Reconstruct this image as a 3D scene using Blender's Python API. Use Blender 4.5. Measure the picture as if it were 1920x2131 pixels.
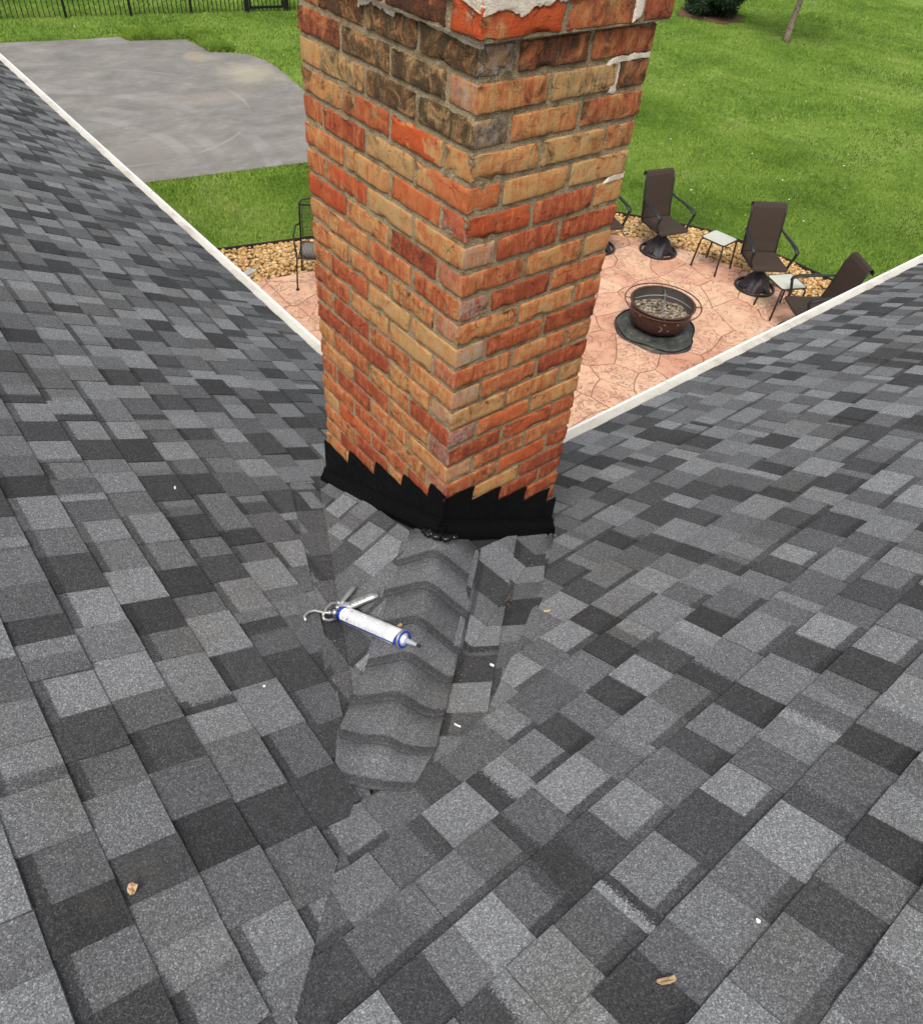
import bpy, bmesh, math, random
import numpy as np
from mathutils import Vector, Matrix, noise
random.seed(7); rng = np.random.default_rng(7)
for o in list(bpy.data.objects): bpy.data.objects.remove(o)
scn = bpy.context.scene
COL = scn.collection
R = math.radians

# ---------------------------------------------------------------- camera
CAMR = np.array([[0.78078055, -0.62060754, 0.07230503], [-0.3967956, -0.58191098, -0.70988229], [0.48263339, 0.52557197, -0.70059912]])
CAMC = np.array([-1.04108721, -1.20885049, 4.97907359])
FPX = 1545.455
cam = bpy.data.cameras.new('camera')
cam.sensor_fit = 'HORIZONTAL'; cam.sensor_width = 36.0
cam.lens = 36.0 * FPX / 1920.0
cam.shift_y = -26.5 / 1920.0
cam.clip_start = 0.05; cam.clip_end = 900
cam_o = bpy.data.objects.new('camera', cam); COL.objects.link(cam_o)
M = Matrix.Identity(4)
for i in range(3):
    M[i][0] = CAMR[0][i]; M[i][1] = -CAMR[1][i]; M[i][2] = -CAMR[2][i]; M[i][3] = CAMC[i]
cam_o.matrix_world = M
scn.camera = cam_o

# ---------------------------------------------------------------- sky, sun, exposure (bright overcast)
SUN_EL, SUN_AZ = R(58), R(215)      # azimuth: direction towards the sun, measured from +X
w = bpy.data.worlds.new('World'); scn.world = w; w.use_nodes = True
wn = w.node_tree.nodes; wl = w.node_tree.links
bg = wn['Background']
sky = wn.new('ShaderNodeTexSky'); sky.sky_type = 'NISHITA'; sky.sun_disc = False
sky.sun_elevation = SUN_EL; sky.sun_rotation = R(90) - SUN_AZ
sky.air_density = 1.0; sky.dust_density = 4.0; sky.ozone_density = 1.0
hsv = wn.new('ShaderNodeHueSaturation'); hsv.inputs['Saturation'].default_value = 0.25
wl.new(sky.outputs[0], hsv.inputs['Color']); wl.new(hsv.outputs[0], bg.inputs[0])
bg.inputs[1].default_value = 0.13
sl = bpy.data.lights.new('sun', 'SUN'); sl.energy = 1.5; sl.angle = R(25); sl.color = (1.0, 0.96, 0.9)
so = bpy.data.objects.new('sun', sl); COL.objects.link(so)
sd = Vector((math.cos(SUN_EL) * math.cos(SUN_AZ), math.cos(SUN_EL) * math.sin(SUN_AZ), math.sin(SUN_EL)))
so.rotation_euler = sd.to_track_quat('Z', 'Y').to_euler(); so.location = sd * 30
vs = scn.view_settings
vs.view_transform = 'Standard'; vs.look = 'None'; vs.exposure = 0.66; vs.gamma = 1.0; vs.use_curve_mapping = False
scn.render.engine = 'CYCLES'

# ---------------------------------------------------------------- node helper
class NT:
    def __init__(s, name, rough=0.8, spec=0.3):
        s.m = bpy.data.materials.new(name); s.m.use_nodes = True
        s.n = s.m.node_tree.nodes; s.l = s.m.node_tree.links
        s.b = s.n['Principled BSDF']; s.b.inputs['Roughness'].default_value = rough
        s.b.inputs['Specular IOR Level'].default_value = spec
        s._tc = None
    def put(s, sock, v):
        if isinstance(v, bpy.types.NodeSocket): s.l.new(v, sock)
        elif isinstance(v, (tuple, list)):
            if len(v) == 3 and len(sock.default_value) == 4: v = (*v, 1)
            sock.default_value = v
        else: sock.default_value = v
    def tc(s, k='Object'):
        if s._tc is None: s._tc = s.n.new('ShaderNodeTexCoord')
        return s._tc.outputs[k]
    def pos(s):
        return s.n.new('ShaderNodeNewGeometry').outputs['Position']
    def mapping(s, v, scale=(1, 1, 1), loc=(0, 0, 0), rot=(0, 0, 0)):
        k = s.n.new('ShaderNodeMapping'); s.put(k.inputs[0], v)
        k.inputs[1].default_value = loc; k.inputs[2].default_value = rot; k.inputs[3].default_value = scale
        return k.outputs[0]
    def noise(s, v, scale, detail=3, rough=0.55, dist=0.0, out='Fac'):
        k = s.n.new('ShaderNodeTexNoise'); s.put(k.inputs['Vector'], v); k.inputs['Scale'].default_value = scale
        k.inputs['Detail'].default_value = detail; k.inputs['Roughness'].default_value = rough; k.inputs['Distortion'].default_value = dist
        return k.outputs[out]
    def voro(s, v, scale, feat='F1', out='Color', rand=1.0):
        k = s.n.new('ShaderNodeTexVoronoi'); k.feature = feat; s.put(k.inputs['Vector'], v)
        k.inputs['Scale'].default_value = scale; k.inputs['Randomness'].default_value = rand
        return k.outputs[out]
    def math(s, op, a, b=0.0, c=None, clamp=False):
        k = s.n.new('ShaderNodeMath'); k.operation = op; k.use_clamp = clamp
        s.put(k.inputs[0], a); s.put(k.inputs[1], b)
        if c is not None: s.put(k.inputs[2], c)
        return k.outputs[0]
    def ramp(s, f, stops, interp='LINEAR'):
        k = s.n.new('ShaderNodeValToRGB'); s.put(k.inputs[0], f); r = k.color_ramp; r.interpolation = interp
        while len(r.elements) < len(stops): r.elements.new(0.5)
        for e, (p, c) in zip(r.elements, stops):
            e.position = p; e.color = (*c, 1) if not isinstance(c, (int, float)) else (c, c, c, 1)
        return k.outputs[0]
    def mix(s, f, a, b, mode='MIX'):
        k = s.n.new('ShaderNodeMix'); k.data_type = 'RGBA'; k.blend_type = mode; k.clamp_factor = True
        s.put(k.inputs[0], f); s.put(k.inputs[6], a); s.put(k.inputs[7], b)
        return k.outputs[2]
    def sep(s, v):
        k = s.n.new('ShaderNodeSeparateXYZ'); s.put(k.inputs[0], v); return k.outputs
    def step(s, f, lo, hi):
        k = s.n.new('ShaderNodeMapRange'); k.interpolation_type = 'SMOOTHSTEP'
        s.put(k.inputs[0], f); k.inputs[1].default_value = lo; k.inputs[2].default_value = hi
        return k.outputs[0]
    def attr(s, name):
        k = s.n.new('ShaderNodeAttribute'); k.attribute_name = name; return k
    def oinfo(s): return s.n.new('ShaderNodeObjectInfo')
    def bump(s, h, strength=0.5, dist=0.01):
        k = s.n.new('ShaderNodeBump'); k.inputs['Strength'].default_value = strength; k.inputs['Distance'].default_value = dist
        s.put(k.inputs['Height'], h); s.l.new(k.outputs[0], s.b.inputs['Normal'])
    def col(s, v): s.put(s.b.inputs['Base Color'], v)
    def inp(s, k, v): s.put(s.b.inputs[k], v)

MAT = {}
def plain(name, c, rough=0.6, metal=0.0, spec=0.4, var=0.25, scale=40, bump=0.0):
    t = NT(name, rough, spec)
    n = t.noise(t.tc(), scale, 4)
    t.col(t.mix(n, tuple(x * (1 - var) for x in c), tuple(min(1, x * (1 + var)) for x in c)))
    t.inp('Metallic', metal)
    if bump: t.bump(n, bump, 0.004)
    MAT[name] = t.m
    return t.m

# --- shingles: granules whose mix follows the colour drop (attribute "tone"), band of dark granules at the head of the exposure
def mat_shingle():
    t = NT('shingle_granules', 0.9, 0.18)
    a = t.attr('tone'); sc = t.n.new('ShaderNodeSeparateColor'); t.l.new(a.outputs['Color'], sc.inputs[0])
    t1, t2, ub, bandf = sc.outputs[0], sc.outputs[1], sc.outputs[2], a.outputs['Alpha']
    uv = t.n.new('ShaderNodeUVMap').outputs[0]; us = t.sep(uv)
    p = t.pos()
    jit = t.noise(p, 240, 3)
    jj = t.math('MULTIPLY', t.math('SUBTRACT', jit, 0.5), 0.05)
    side = t.step(t.math('SUBTRACT', t.math('ADD', us[0], jj), ub), -0.004, 0.004)
    tone = t.math('ADD', t.math('MULTIPLY', t1, t.math('SUBTRACT', 1, side)), t.math('MULTIPLY', t2, side))
    big = t.noise(p, 9, 3)
    tone = t.math('ADD', tone, t.math('MULTIPLY', t.math('SUBTRACT', big, 0.5), 0.14))
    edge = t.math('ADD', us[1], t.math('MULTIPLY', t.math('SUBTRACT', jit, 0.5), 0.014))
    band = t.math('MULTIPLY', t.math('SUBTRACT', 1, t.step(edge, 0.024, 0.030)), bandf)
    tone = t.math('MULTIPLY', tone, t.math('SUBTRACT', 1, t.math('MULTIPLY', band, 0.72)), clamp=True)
    g1 = t.sep(t.voro(p, 560))[0]
    g2 = t.sep(t.voro(p, 330))[1]
    gg = t.math('ADD', t.math('MULTIPLY', g1, 0.6), t.math('MULTIPLY', g2, 0.4))
    base = t.ramp(tone, [(0.0, (0.029, 0.0295, 0.031)), (0.15, (0.052, 0.053, 0.0555)), (0.55, (0.110, 0.112, 0.117)), (0.88, (0.174, 0.179, 0.186)), (1.0, (0.204, 0.210, 0.218))])
    warm = t.mix(t.step(t.noise(p, 3.1, 2), 0.5, 0.72), base, t.mix(0.5, base, (0.88, 0.84, 0.74), 'MULTIPLY'))
    spk = t.ramp(gg, [(0.10, 0.50), (0.42, 0.84), (0.62, 1.10), (0.78, 1.5), (0.9, 2.3)])
    c = t.mix(1.0, warm, spk, 'MULTIPLY')
    dust = t.math('MULTIPLY', t.step(t.noise(p, 6.5, 4, 0.6), 0.60, 0.78), 0.28)
    c = t.mix(dust, c, (0.085, 0.078, 0.066))
    t.col(c)
    t.bump(t.math('ADD', g1, t.math('MULTIPLY', g2, 0.7)), 0.55, 0.0025)
    MAT['shingle'] = t.m
mat_shingle()

def mat_brick():
    t = NT('brick_clay', 0.9, 0.2)
    oi = t.oinfo(); sc = t.n.new('ShaderNodeSeparateColor'); t.l.new(oi.outputs['Color'], sc.inputs[0])
    hue, soot, pale, spall = sc.outputs[0], sc.outputs[1], sc.outputs[2], oi.outputs['Alpha']
    rnd = oi.outputs['Random']
    oc = t.tc(); p = t.pos()
    off = t.n.new('ShaderNodeVectorMath'); off.operation = 'SCALE'; off.inputs[0].default_value = (7, 11, 5); t.l.new(rnd, off.inputs['Scale'])
    ad = t.n.new('ShaderNodeVectorMath'); ad.operation = 'ADD'; t.l.new(oc, ad.inputs[0]); t.l.new(off.outputs[0], ad.inputs[1])
    q = ad.outputs[0]
    streak = t.noise(t.mapping(q, (1, 1, 0.14)), 55, 4, 0.65, 0.5)
    fine = t.noise(t.mapping(q, (1, 1, 0.10)), 260, 4, 0.7)
    blot = t.noise(q, 24, 5, 0.65, 0.8)
    grit = t.noise(q, 420, 3, 0.7)
    f = t.math('ADD', t.math('MULTIPLY', streak, 0.9), t.math('MULTIPLY', blot, 0.9))
    f = t.math('ADD', f, t.math('MULTIPLY', t.math('SUBTRACT', hue, 0.5), 0.75))
    f = t.math('ADD', f, t.math('MULTIPLY', t.math('SUBTRACT', fine, 0.5), 0.8))
    c = t.ramp(t.math('DIVIDE', f, 1.8), [(0.28, (0.33, 0.064, 0.027)), (0.40, (0.53, 0.130, 0.049)), (0.49, (0.60, 0.215, 0.077)), (0.57, (0.64, 0.320, 0.115)), (0.68, (0.60, 0.385, 0.165)), (0.82, (0.38, 0.245, 0.115))])
    # weather stains, heavier where the object's soot value is high
    st = t.math('ADD', t.math('MULTIPLY', t.math('SUBTRACT', t.noise(p, 20, 7, 0.75, 0.9), 0.5), 1.5), 0.46)
    sv = t.math('ADD', t.math('ADD', st, t.math('MULTIPLY', t.math('SUBTRACT', fine, 0.5), 0.5)), t.math('MULTIPLY', soot, 0.46))
    sf = t.math('MULTIPLY', t.step(sv, 0.60, 1.02), 0.92)
    c = t.mix(sf, c, t.mix(fine, (0.016, 0.011, 0.008), (0.085, 0.056, 0.034)))
    lich = t.math('MULTIPLY', t.step(t.noise(p, 30, 5, 0.7), 0.56, 0.72), 0.22)
    c = t.mix(lich, c, (0.25, 0.20, 0.105))
    # lime bloom or fresh clay on the ends
    ends = t.step(t.math('ABSOLUTE', t.sep(oc)[0]), 0.0912, 0.0930)
    pf = t.math('MULTIPLY', t.math('MULTIPLY', ends, t.math('MAXIMUM', pale, 0.0)), t.step(t.math('ADD', t.noise(q, 45, 6, 0.75), t.math('MULTIPLY', grit, 0.5)), 0.62, 0.95))
    c = t.mix(pf, c, (0.47, 0.405, 0.35))
    fresh = t.mix(t.noise(q, 70, 5, 0.7), (0.46, 0.050, 0.013), (0.78, 0.150, 0.040))
    smask = t.math('MULTIPLY', t.math('SUBTRACT', 1, spall), t.step(t.noise(q, 13, 3, 0.6), 0.40, 0.47))
    smask = t.math('MAXIMUM', smask, t.math('MULTIPLY', ends, t.math('MULTIPLY', t.math('MINIMUM', pale, 0.0), -1.0)))
    c = t.mix(smask, c, fresh)
    c = t.mix(t.math('MULTIPLY', t.step(grit, 0.54, 0.68), 0.5), c, t.mix(1.0, c, (0.30, 0.27, 0.25), 'MULTIPLY'))
    c = t.mix(t.math('MULTIPLY', t.step(t.noise(q, 360, 3, 0.7), 0.58, 0.70), 0.45), c, (0.56, 0.42, 0.25))
    wq = t.n.new('ShaderNodeVectorMath'); wq.operation = 'ADD'; t.l.new(q, wq.inputs[0])
    wn_ = t.n.new('ShaderNodeVectorMath'); wn_.operation = 'SCALE'; t.put(wn_.inputs[0], t.noise(q, 30, 4, 0.7, out='Color')); wn_.inputs['Scale'].default_value = 0.03; t.l.new(wn_.outputs[0], wq.inputs[1])
    cr = t.voro(t.mapping(wq.outputs[0], (1, 1, 1.6)), 18, 'DISTANCE_TO_EDGE', 'Distance')
    crack = t.math('MULTIPLY', t.math('SUBTRACT', 1, t.step(cr, 0.003, 0.028)), t.step(t.noise(q, 16, 2), 0.54, 0.62))
    c = t.mix(t.math('MULTIPLY', crack, 0.55), c, (0.05, 0.025, 0.015))
    t.col(c)
    h = t.math('ADD', t.math('MULTIPLY', fine, 1.0), t.math('ADD', t.math('MULTIPLY', grit, 0.9), t.math('MULTIPLY', blot, 1.4)))
    h = t.math('SUBTRACT', h, t.math('MULTIPLY', crack, 1.1))
    t.bump(h, 1.0, 0.0055)
    MAT['brick'] = t.m
mat_brick()

def mat_mortar():
    t = NT('mortar_sand', 0.95, 0.15); p = t.pos()
    a = t.noise(p, 420, 3, 0.7); b = t.noise(p, 28, 4)
    c = t.ramp(a, [(0.30, (0.10, 0.072, 0.040)), (0.5, (0.36, 0.28, 0.165)), (0.68, (0.66, 0.56, 0.37))])
    c = t.mix(t.step(b, 0.45, 0.7), c, t.mix(0.7, c, (0.42, 0.35, 0.24), 'MULTIPLY'))
    t.col(c); t.bump(t.math('ADD', a, b), 1.0, 0.006); MAT['mortar'] = t.m
    t = NT('mortar_white', 0.9, 0.2); p = t.pos()
    a = t.noise(p, 260, 4, 0.7); b = t.noise(p, 30, 4)
    t.col(t.ramp(t.math('ADD', t.math('MULTIPLY', a, 0.5), t.math('MULTIPLY', b, 0.5)), [(0.34, (0.36, 0.28, 0.18)), (0.47, (0.60, 0.51, 0.39)), (0.62, (0.76, 0.69, 0.58))]))
    t.bump(t.math('ADD', a, b), 0.8, 0.004); MAT['mortar_white'] = t.m
mat_mortar()

def mat_flash():
    t = NT('black_flashing_paint', 0.35, 0.12); p = t.pos()
    n = t.noise(p, 34, 4, 0.6); n2 = t.noise(p, 240, 3)
    t.col(t.mix(n2, (0.0018, 0.0018, 0.0018), (0.0042, 0.0042, 0.0045)))
    t.put(t.b.inputs['Roughness'], t.ramp(n, [(0.3, 0.38), (0.7, 0.6)]))
    t.bump(t.math('ADD', n, t.math('MULTIPLY', n2, 0.2)), 0.25, 0.005); MAT['flash'] = t.m
mat_flash()

def mat_grass_ground():
    t = NT('lawn_turf', 0.95, 0.15); p = t.pos()
    a = t.noise(p, 0.42, 4, 0.6, 0.4); b = t.noise(p, 3.2, 4, 0.65); c = t.noise(t.mapping(p, (1, 1.8, 1)), 26, 4, 0.7)
    f = t.math('ADD', t.math('MULTIPLY', t.math('SUBTRACT', t.math('MULTIPLY', a, 1.7), 0.35), 0.45), t.math('ADD', t.math('MULTIPLY', b, 0.3), t.math('MULTIPLY', c, 0.35)))
    col = t.ramp(f, [(0.32, (0.044, 0.088, 0.010)), (0.5, (0.112, 0.195, 0.024)), (0.64, (0.185, 0.275, 0.048)), (0.80, (0.28, 0.33, 0.11))])
    bare = t.math('MULTIPLY', t.step(t.noise(p, 1.7, 5, 0.7), 0.62, 0.74), 0.55)
    t.col(t.mix(bare, col, (0.20, 0.155, 0.085)))
    t.bump(t.math('ADD', c, t.noise(p, 90, 3)), 0.9, 0.03); MAT['lawn'] = t.m
    t = NT('grass_blade', 0.75, 0.2); at = t.attr('tint')
    t.col(t.ramp(at.outputs['Fac'], [(0.0, (0.064, 0.122, 0.012)), (0.45, (0.132, 0.228, 0.025)), (0.85, (0.205, 0.305, 0.045)), (1.0, (0.34, 0.35, 0.13))]))
    t.inp('Subsurface Weight', 0.0); MAT['blade'] = t.m
mat_grass_ground()

def mat_asphalt():
    t = NT('asphalt_pad', 0.9, 0.3); p = t.pos()
    a = t.noise(t.mapping(p, (0.75, 1.1, 1), rot=(0, 0, 0.2)), 1.5, 10, 0.78, 0.1); b = t.noise(p, 70, 3, 0.7)
    c = t.ramp(a, [(0.3, (0.135, 0.127, 0.115)), (0.5, (0.195, 0.184, 0.168)), (0.68, (0.275, 0.261, 0.238))])
    # dusty sand patches
    s = t.sep(p)
    def blob(cx, cy, rx, ry, soft, amt, colr, c):
        dx = t.math('DIVIDE', t.math('SUBTRACT', s[0], cx), rx); dy = t.math('DIVIDE', t.math('SUBTRACT', s[1], cy), ry)
        d = t.math('SQRT', t.math('ADD', t.math('MULTIPLY', dx, dx), t.math('MULTIPLY', dy, dy)))
        d = t.math('ADD', d, t.math('MULTIPLY', t.math('SUBTRACT', t.noise(p, 2.6, 5, 0.7), 0.5), 2.2))
        return t.mix(t.math('MULTIPLY', t.math('SUBTRACT', 1, t.step(d, 1 - soft, 1 + soft)), amt), c, colr)
    c = blob(6.65, 15.2, 0.5, 0.6, 0.8, 0.6, (0.40, 0.36, 0.26), c)
    c = blob(6.2, 16.75, 0.30, 0.30, 0.3, 0.5, (0.34, 0.29, 0.19), c)
    c = blob(3.4, 11.9, 1.2, 0.7, 0.7, 0.35, (0.26, 0.23, 0.21), c)
    c = blob(5.2, 14.1, 0.9, 0.35, 0.6, 0.4, (0.30, 0.26, 0.22), c)
    # tyre arcs
    def arc(cx, cy, r, wd, amt, c):
        dx = t.math('SUBTRACT', s[0], cx); dy = t.math('SUBTRACT', s[1], cy)
        d = t.math('SQRT', t.math('ADD', t.math('MULTIPLY', dx, dx), t.math('MULTIPLY', dy, dy)))
        e = t.math('ABSOLUTE', t.math('SUBTRACT', d, r))
        lines = t.math('GREATER_THAN', t.math('FRACT', t.math('MULTIPLY', d, 24)), 0.45)
        on = t.math('MULTIPLY', t.math('SUBTRACT', 1, t.step(e, wd * 0.5, wd)), t.math('MULTIPLY', lines, t.step(t.noise(p, 0.9, 3), 0.42, 0.6)))
        return t.mix(t.math('MULTIPLY', on, amt), c, (0.33, 0.32, 0.31))
    c = arc(0.9, 12.0, 2.8, 0.16, 0.7, c); c = arc(0.9, 12.0, 4.1, 0.18, 0.6, c); c = arc(0.9, 12.0, 3.3, 0.16, 0.5, c); c = arc(3.2, 14.1, 2.6, 0.035, 0.8, c)
    wht = t.math('MULTIPLY', t.step(t.noise(t.mapping(p, (0.6, 1.6, 1)), 5, 6, 0.75), 0.58, 0.74), 0.5)
    c = t.mix(wht, c, (0.36, 0.35, 0.34))
    t.col(t.mix(t.math('MULTIPLY', b, 0.5), c, t.mix(1, c, (0.62, 0.62, 0.62), 'MULTIPLY')))
    t.bump(b, 0.5, 0.01); MAT['asphalt'] = t.m
mat_asphalt()

def mat_patio():
    t = NT('stamped_concrete', 0.75, 0.3); p = t.pos(); oi = t.oinfo()
    a = t.noise(p, 2.3, 4, 0.6, 0.5); v = t.noise(p, 7.5, 5, 0.6, 1.6)
    c = t.ramp(t.math('ADD', t.math('MULTIPLY', a, 0.75), t.math('MULTIPLY', oi.outputs['Random'], 0.25)), [(0.3, (0.50, 0.255, 0.165)), (0.5, (0.59, 0.350, 0.232)), (0.72, (0.62, 0.42, 0.28))])
    vein = t.math('MULTIPLY', t.math('SUBTRACT', 1, t.step(t.math('ABSOLUTE', t.math('SUBTRACT', v, 0.5)), 0.004, 0.035)), t.step(t.noise(p, 4, 3), 0.36, 0.52))
    c = t.mix(t.math('MULTIPLY', vein, 0.75), c, (0.235, 0.10, 0.07))
    c = t.mix(t.math('MULTIPLY', t.step(t.noise(p, 1.2, 5, 0.7), 0.58, 0.72), 0.3), c, (0.34, 0.25, 0.17))
    t.col(c); t.bump(t.math('ADD', t.math('MULTIPLY', vein, -0.8), v), 0.55, 0.012); MAT['stone'] = t.m
    t = NT('patio_joint', 0.9, 0.2); p = t.pos()
    t.col(t.mix(t.noise(p, 9, 4), (0.20, 0.095, 0.065), (0.32, 0.17, 0.12))); MAT['joint'] = t.m
mat_patio()

def mat_gravel():
    t = NT('river_gravel', 0.8, 0.3); at = t.attr('tint'); p = t.pos()
    c = t.ramp(at.outputs['Fac'], [(0.0, (0.20, 0.10, 0.045)), (0.25, (0.42, 0.235, 0.085)), (0.6, (0.56, 0.36, 0.15)), (0.85, (0.66, 0.50, 0.27)), (1.0, (0.55, 0.50, 0.43))])
    t.col(t.mix(t.math('MULTIPLY', t.noise(p, 90, 3), 0.5), c, t.mix(1, c, (0.6, 0.52, 0.44), 'MULTIPLY'))); MAT['gravel'] = t.m
    plain('gravel_bed', (0.16, 0.095, 0.045), 0.95, var=0.5, scale=60, bump=0.5)
mat_gravel()

def mat_wicker():
    t = NT('sling_weave', 0.75, 0.3); oc = t.tc(); s = t.sep(oc)
    k = t.math('MULTIPLY', t.math('SINE', t.math('MULTIPLY', s[1], 300)), t.math('SINE', t.math('MULTIPLY', t.math('ADD', s[2], s[0]), 300)))
    t.col(t.mix(t.step(k, -0.5, 0.5), (0.022, 0.014, 0.010), (0.060, 0.040, 0.029))); t.bump(k, 0.4, 0.004); MAT['wicker'] = t.m
mat_wicker()
plain('chair_metal', (0.022, 0.023, 0.024), 0.45, 0.3, var=0.3)
plain('base_cloth', (0.020, 0.014, 0.018), 0.55, var=0.5, scale=14, bump=0.3)
plain('iron', (0.018, 0.019, 0.018), 0.5, 0.4)
plain('table_frame', (0.040, 0.032, 0.026), 0.5, 0.3)
t = NT('table_glass', 0.3, 0.5); t.col(t.mix(t.noise(t.pos(), 9, 5, 0.7), (0.36, 0.37, 0.30), (0.56, 0.57, 0.49))); t.bump(t.noise(t.pos(), 120, 3), 0.3, 0.003); MAT['glass'] = t.m
t = NT('pit_copper', 0.55, 0.4); n = t.noise(t.tc(), 7, 5, 0.6)
t.col(t.mix(n, (0.036, 0.016, 0.013), (0.090, 0.040, 0.032))); MAT['pit'] = t.m
plain('pit_decor', (0.34, 0.25, 0.20), 0.5, 0.3)
plain('pit_decor_dark', (0.045, 0.014, 0.010), 0.6)
plain('pit_inside', (0.050, 0.040, 0.032), 0.8, var=0.6, scale=9)
plain('pit_steel', (0.20, 0.20, 0.20), 0.5, 0.6)
t = NT('ash', 0.95, 0.1); a = t.noise(t.pos(), 26, 5, 0.75)
t.col(t.ramp(a, [(0.40, (0.015, 0.013, 0.011)), (0.47, (0.16, 0.125, 0.085)), (0.55, (0.32, 0.26, 0.18)), (0.66, (0.66, 0.60, 0.50))])); t.bump(a, 1.0, 0.03); MAT['ash'] = t.m
t = NT('cover_fabric', 0.6, 0.35); a = t.noise(t.pos(), 7, 4, 0.6)
t.col(t.ramp(a, [(0.35, (0.026, 0.028, 0.026)), (0.6, (0.070, 0.072, 0.064)), (0.75, (0.17, 0.15, 0.105))])); t.bump(t.noise(t.pos(), 14, 3, 0.5, 0.8), 0.6, 0.03); MAT['cover'] = t.m
plain('gutter_white', (0.78, 0.77, 0.74), 0.4, var=0.05, scale=8)
t = NT('gutter_guard', 0.65, 0.3); p = t.pos(); a = t.noise(p, 5, 5, 0.7)
t.col(t.mix(t.step(a, 0.4, 0.75), (0.50, 0.475, 0.42), (0.34, 0.31, 0.26))); t.bump(t.noise(p, 60, 2), 0.3, 0.003); MAT['guard'] = t.m
plain('siding', (0.52, 0.48, 0.42), 0.7, var=0.08, scale=3)
plain('deck_felt', (0.018, 0.018, 0.019), 0.9)
plain('fence_black', (0.012, 0.012, 0.013), 0.4, 0.2)
plain('edging', (0.022, 0.017, 0.014), 0.8)
t = NT('tube_white', 0.45, 0.4); oc = t.tc(); s = t.sep(oc)
ln = t.math('MULTIPLY', t.math('GREATER_THAN', t.math('FRACT', t.math('MULTIPLY', s[0], 150)), 0.5), t.step(t.noise(t.mapping(oc, (40, 120, 120)), 1.0, 3), 0.36, 0.5))
inner = t.math('MULTIPLY', t.math('GREATER_THAN', s[0], 0.028), t.math('LESS_THAN', s[0], 0.245))
blk = t.math('MULTIPLY', t.step(t.noise(t.mapping(oc, (30, 90, 90)), 1.0, 3), 0.56, 0.62), t.math('LESS_THAN', s[0], 0.07))
c = t.mix(t.math('MULTIPLY', t.math('MULTIPLY', ln, inner), 0.75), (0.80, 0.81, 0.82), (0.30, 0.31, 0.33))
t.col(t.mix(t.math('MULTIPLY', t.math('MULTIPLY', blk, inner), 0.7), c, (0.20, 0.21, 0.24))); MAT['tube'] = t.m
plain('tube_blue', (0.012, 0.045, 0.36), 0.35, var=0.2, scale=60)
plain('gun_metal', (0.46, 0.46, 0.45), 0.38, 0.75, var=0.18, scale=70, bump=0.1)
plain('nozzle', (0.36, 0.40, 0.44), 0.3, var=0.2)
plain('black_rubber', (0.01, 0.01, 0.01), 0.25)
plain('sealant', (0.004, 0.004, 0.004), 0.28, spec=0.35, var=0.4, bump=0.4)
plain('chip_tan', (0.50, 0.33, 0.19), 0.85, var=0.4, scale=90)
plain('chip_wood', (0.34, 0.23, 0.13), 0.85, var=0.5, scale=140)
plain('chip_white', (0.78, 0.77, 0.74), 0.8, var=0.1)
t = NT('bark', 0.95, 0.1); a = t.noise(t.mapping(t.pos(), (1, 1, 0.35)), 30, 5, 0.7)
t.col(t.ramp(a, [(0.35, (0.09, 0.068, 0.048)), (0.55, (0.26, 0.20, 0.15)), (0.7, (0.40, 0.33, 0.26))])); t.bump(a, 0.8, 0.02); MAT['bark'] = t.m
t = NT('leaf_green', 0.6, 0.3); at = t.attr('tint')
t.col(t.ramp(at.outputs['Fac'], [(0.0, (0.022, 0.046, 0.009)), (0.6, (0.055, 0.095, 0.017)), (1.0, (0.11, 0.15, 0.035))])); MAT['leaf'] = t.m
t = NT('leaf_evergreen', 0.6, 0.3); at = t.attr('tint')
t.col(t.ramp(at.outputs['Fac'], [(0.0, (0.006, 0.018, 0.007)), (0.6, (0.018, 0.042, 0.015)), (1.0, (0.05, 0.085, 0.025))])); MAT['needle'] = t.m
plain('mulch', (0.10, 0.045, 0.025), 0.95, var=0.6, scale=30, bump=0.8)
plain('boulder', (0.36, 0.34, 0.31), 0.9, var=0.4, scale=14, bump=0.6)

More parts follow.
